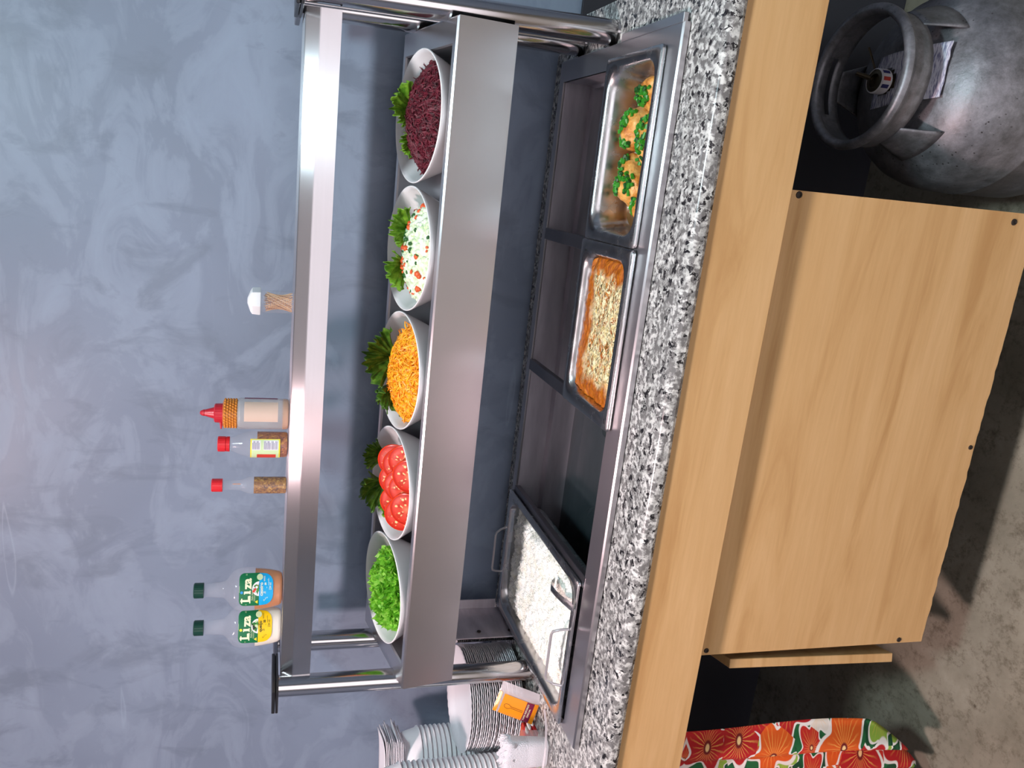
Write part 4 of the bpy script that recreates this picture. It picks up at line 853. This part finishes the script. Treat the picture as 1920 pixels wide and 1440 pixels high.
bm = NB(); tube(bm, [(-1.108, 0.150, GT + 0.0022), (-1.118, 0.115, GT + 0.010), (-1.134, 0.086, GT + 0.019), (-1.165, 0.074, GT + 0.0245), (-1.205, 0.066, GT + 0.0250), (-1.265, 0.060, GT + 0.0242)], 0.0022, 8); o = obj('clear_straw', bm, 'bag_plastic'); tag(o, 'thin clear plastic straw lying across the napkin bag', 'straw')
# folded floral cloth on the granite
bm = NB()
for k in range(3):
    q = 0.002 * k; z0 = GT + 0.0004 + 0.0072 * k
    pl = [(-1.315 + q, 0.028 + q), (-1.212 - q, 0.028 + q), (-1.210 - q, 0.150 + q), (-1.168 - q, 0.154 + q), (-1.170 - q, 0.206 - q), (-1.236 + q, 0.208 - q), (-1.238 + q, 0.122 - q), (-1.315 + q, 0.120 - q)]
    loops(bm, [[(x + d * (1 if i in (0, 7, 5, 6) else -1), y, z0 + h) for i, (x, y) in enumerate(pl)] for d, h in ((0.002, 0), (0, 0.002), (0, 0.005), (0.002, 0.0068))], True, True, True)
o = obj('folded_cloth', bm, 'floral_cloth'); tag(o, 'folded red and green floral cloth lying on the granite by the foam bowls', 'cloth')

# ------------------------------------------------------------------ floral curtain under the counter
bm = NB(); NU, NV = 90, 44; rows = []
for j in range(NV + 1):
    v = j / NV; row = []
    for i in range(NU + 1):
        u = i / NU; x = -1.022 - 0.027 * v - 0.55 * u
        zb = -0.560 - 0.100 * min(1, u / 0.14) ** 0.8 - 0.02 * mn.noise((u * 12, 0, 5)); z = -0.045 + (zb + 0.045) * v
        fold = 0.016 * math.sin(u * 62 + 1.2 * math.sin(v * 2.0)) + 0.008 * math.sin(u * 27 + v * 3)
        row.append((x - 0.018 * v - 0.010 * math.sin(v * 5) * (1 - u), -0.018 + fold * (0.5 + 0.6 * v), z))
    rows.append(row)
loops(bm, rows, False); o = obj('floral_curtain', bm, 'floral_cloth', recalc=False, angle=180); solid(o, 0.0008, 0)
tag(o, 'red and green floral cotton curtain hanging under the counter', 'curtain')

# ------------------------------------------------------------------ gas bottle under the counter
GX, GY = -0.004, 0.092
t = thing('gas_cylinder', (GX, GY, FZ), 'worn silver gas cylinder with round collar standing under the counter', 'gas cylinder')
bm = NB(); prof = [(0.02, 0.014), (0.085, 0.016), (0.118, 0.028), (0.138, 0.050), (0.1465, 0.082), (0.1475, 0.120), (0.1475, 0.168), (0.1485, 0.170), (0.1485, 0.174), (0.1475, 0.176), (0.1470, 0.205), (0.1440, 0.232), (0.137, 0.256), (0.125, 0.277), (0.107, 0.294), (0.083, 0.307), (0.055, 0.315), (0.02, 0.318)]
lathe_c(bm, prof, 72); obj('tank_body', bm, 'worn_silver', t, angle=40)
bm = NB(); lathe(bm, [(0.112, 0.026), (0.108, 0.004), (0.112, 0.0), (0.116, 0.003), (0.116, 0.028)], 56); obj('foot_ring', bm, 'worn_silver', t)
bm = NB(); seg = 72; RC = 0.0905
zs = [0.345, 0.352, 0.362, 0.371, 0.380, 0.386]
V = [[bm.verts.new(((RC - 0.001 + 0.0035 * (0.386 - z) / 0.04) * math.cos(2 * PI * i / seg), (RC - 0.001 + 0.0035 * (0.386 - z) / 0.04) * math.sin(2 * PI * i / seg), z)) for i in range(seg)] for z in zs]
for k in range(len(zs) - 1):
    for i in range(seg):
        if k == 2 and 13 <= i <= 23: continue       # grip slot at the back
        j = (i + 1) % seg; bm.faces.new((V[k][i], V[k][j], V[k + 1][j], V[k + 1][i]))
for c0 in (66, 42, 18):                              # three feet welded to the shoulder
    rows = []
    for q in range(6):
        s = q / 5; hw = 2.6 + 1.6 * (1 - s); z = 0.292 + 0.056 * s; r = 0.1090 + (RC + 0.003 - 0.1090) * s
        rows.append([(r * math.cos(2 * PI * (c0 + hw * (2 * k / 10 - 1)) / seg), r * math.sin(2 * PI * (c0 + hw * (2 * k / 10 - 1)) / seg), z) for k in range(11)])
    loops(bm, rows, False)
o = obj('collar', bm, 'worn_silver', t, angle=50); solid(o, 0.0025, 0)
bm = NB(); rows = [[((RC + 0.004 + 0.0075 * math.cos(2 * PI * k / 12)) * math.cos(2 * PI * i / seg), (RC + 0.004 + 0.0075 * math.cos(2 * PI * k / 12)) * math.sin(2 * PI * i / seg), 0.383 + 0.0085 * math.sin(2 * PI * k / 12)) for i in range(seg)] for k in range(13)]
loops(bm, rows); obj('collar_roll', bm, 'worn_silver', t, angle=90)
bm = NB(); lathe_c(bm, [(0.020, 0.314), (0.020, 0.324), (0.014, 0.326), (0.013, 0.346), (0.016, 0.347), (0.016, 0.356), (0.010, 0.357), (0.009, 0.350)], 24); va = obj('valve', bm, 'brass_dark', t)
bm = NB(); lathe(bm, [(0.0172, 0.340), (0.0180, 0.344), (0.0178, 0.356), (0.0160, 0.3575)], 28); sr = obj('seal_ring', bm, 'paper_white', va)
for k, mt_ in enumerate(('ink_navy', 'ink_red', 'ink_navy')):
    bm = NB(); a0 = -2.2 + 0.6 * k; loops(bm, [[(0.0183 * math.cos(a0 + 0.3 * i / 5), 0.0183 * math.sin(a0 + 0.3 * i / 5), z) for i in range(6)] for z in (0.344, 0.356)], False); obj('seal_stripe', bm, mt_, va, recalc=False)
bm = NB(); tube(bm, [(0.004, 0.010, 0.352), (0.012, 0.030, 0.366)], [0.004, 0.003], 10); tube(bm, [(0.010, 0.002, 0.354), (0.048, 0.022, 0.360)], 0.0016, 8); obj('valve_pin', bm, 'brass_dark', va)
bm = NB(); N = 22; gl = [[bm.verts.new((-0.038 + 0.074 * i / N + 0.014 * (j / N), 0.018 - 0.102 * j / N, 0.3385 - 0.026 * max(0, (j / N - 0.3) / 0.7) ** 1.3 + 0.002 * mn.noise((i * 0.3, j * 0.3, 1)))) for i in range(N + 1)] for j in range(N + 1)]
for a, b_ in zip(gl, gl[1:]):
    for i in range(N):
        q = (a[i], a[i + 1], b_[i + 1], b_[i])
        if min(math.hypot(v.co.x, v.co.y) for v in q) > 0.0165: bm.faces.new(q)          # torn open round the valve
for v in [v for v in bm.verts if not v.link_faces]: bm.verts.remove(v)
o = obj('leaflet', bm, 'leaflet', None, (GX, GY, FZ), recalc=False, angle=180); solid(o, 0.0005, 0); tag(o, 'crumpled printed safety leaflet tucked under the gas cylinder collar', 'leaflet')
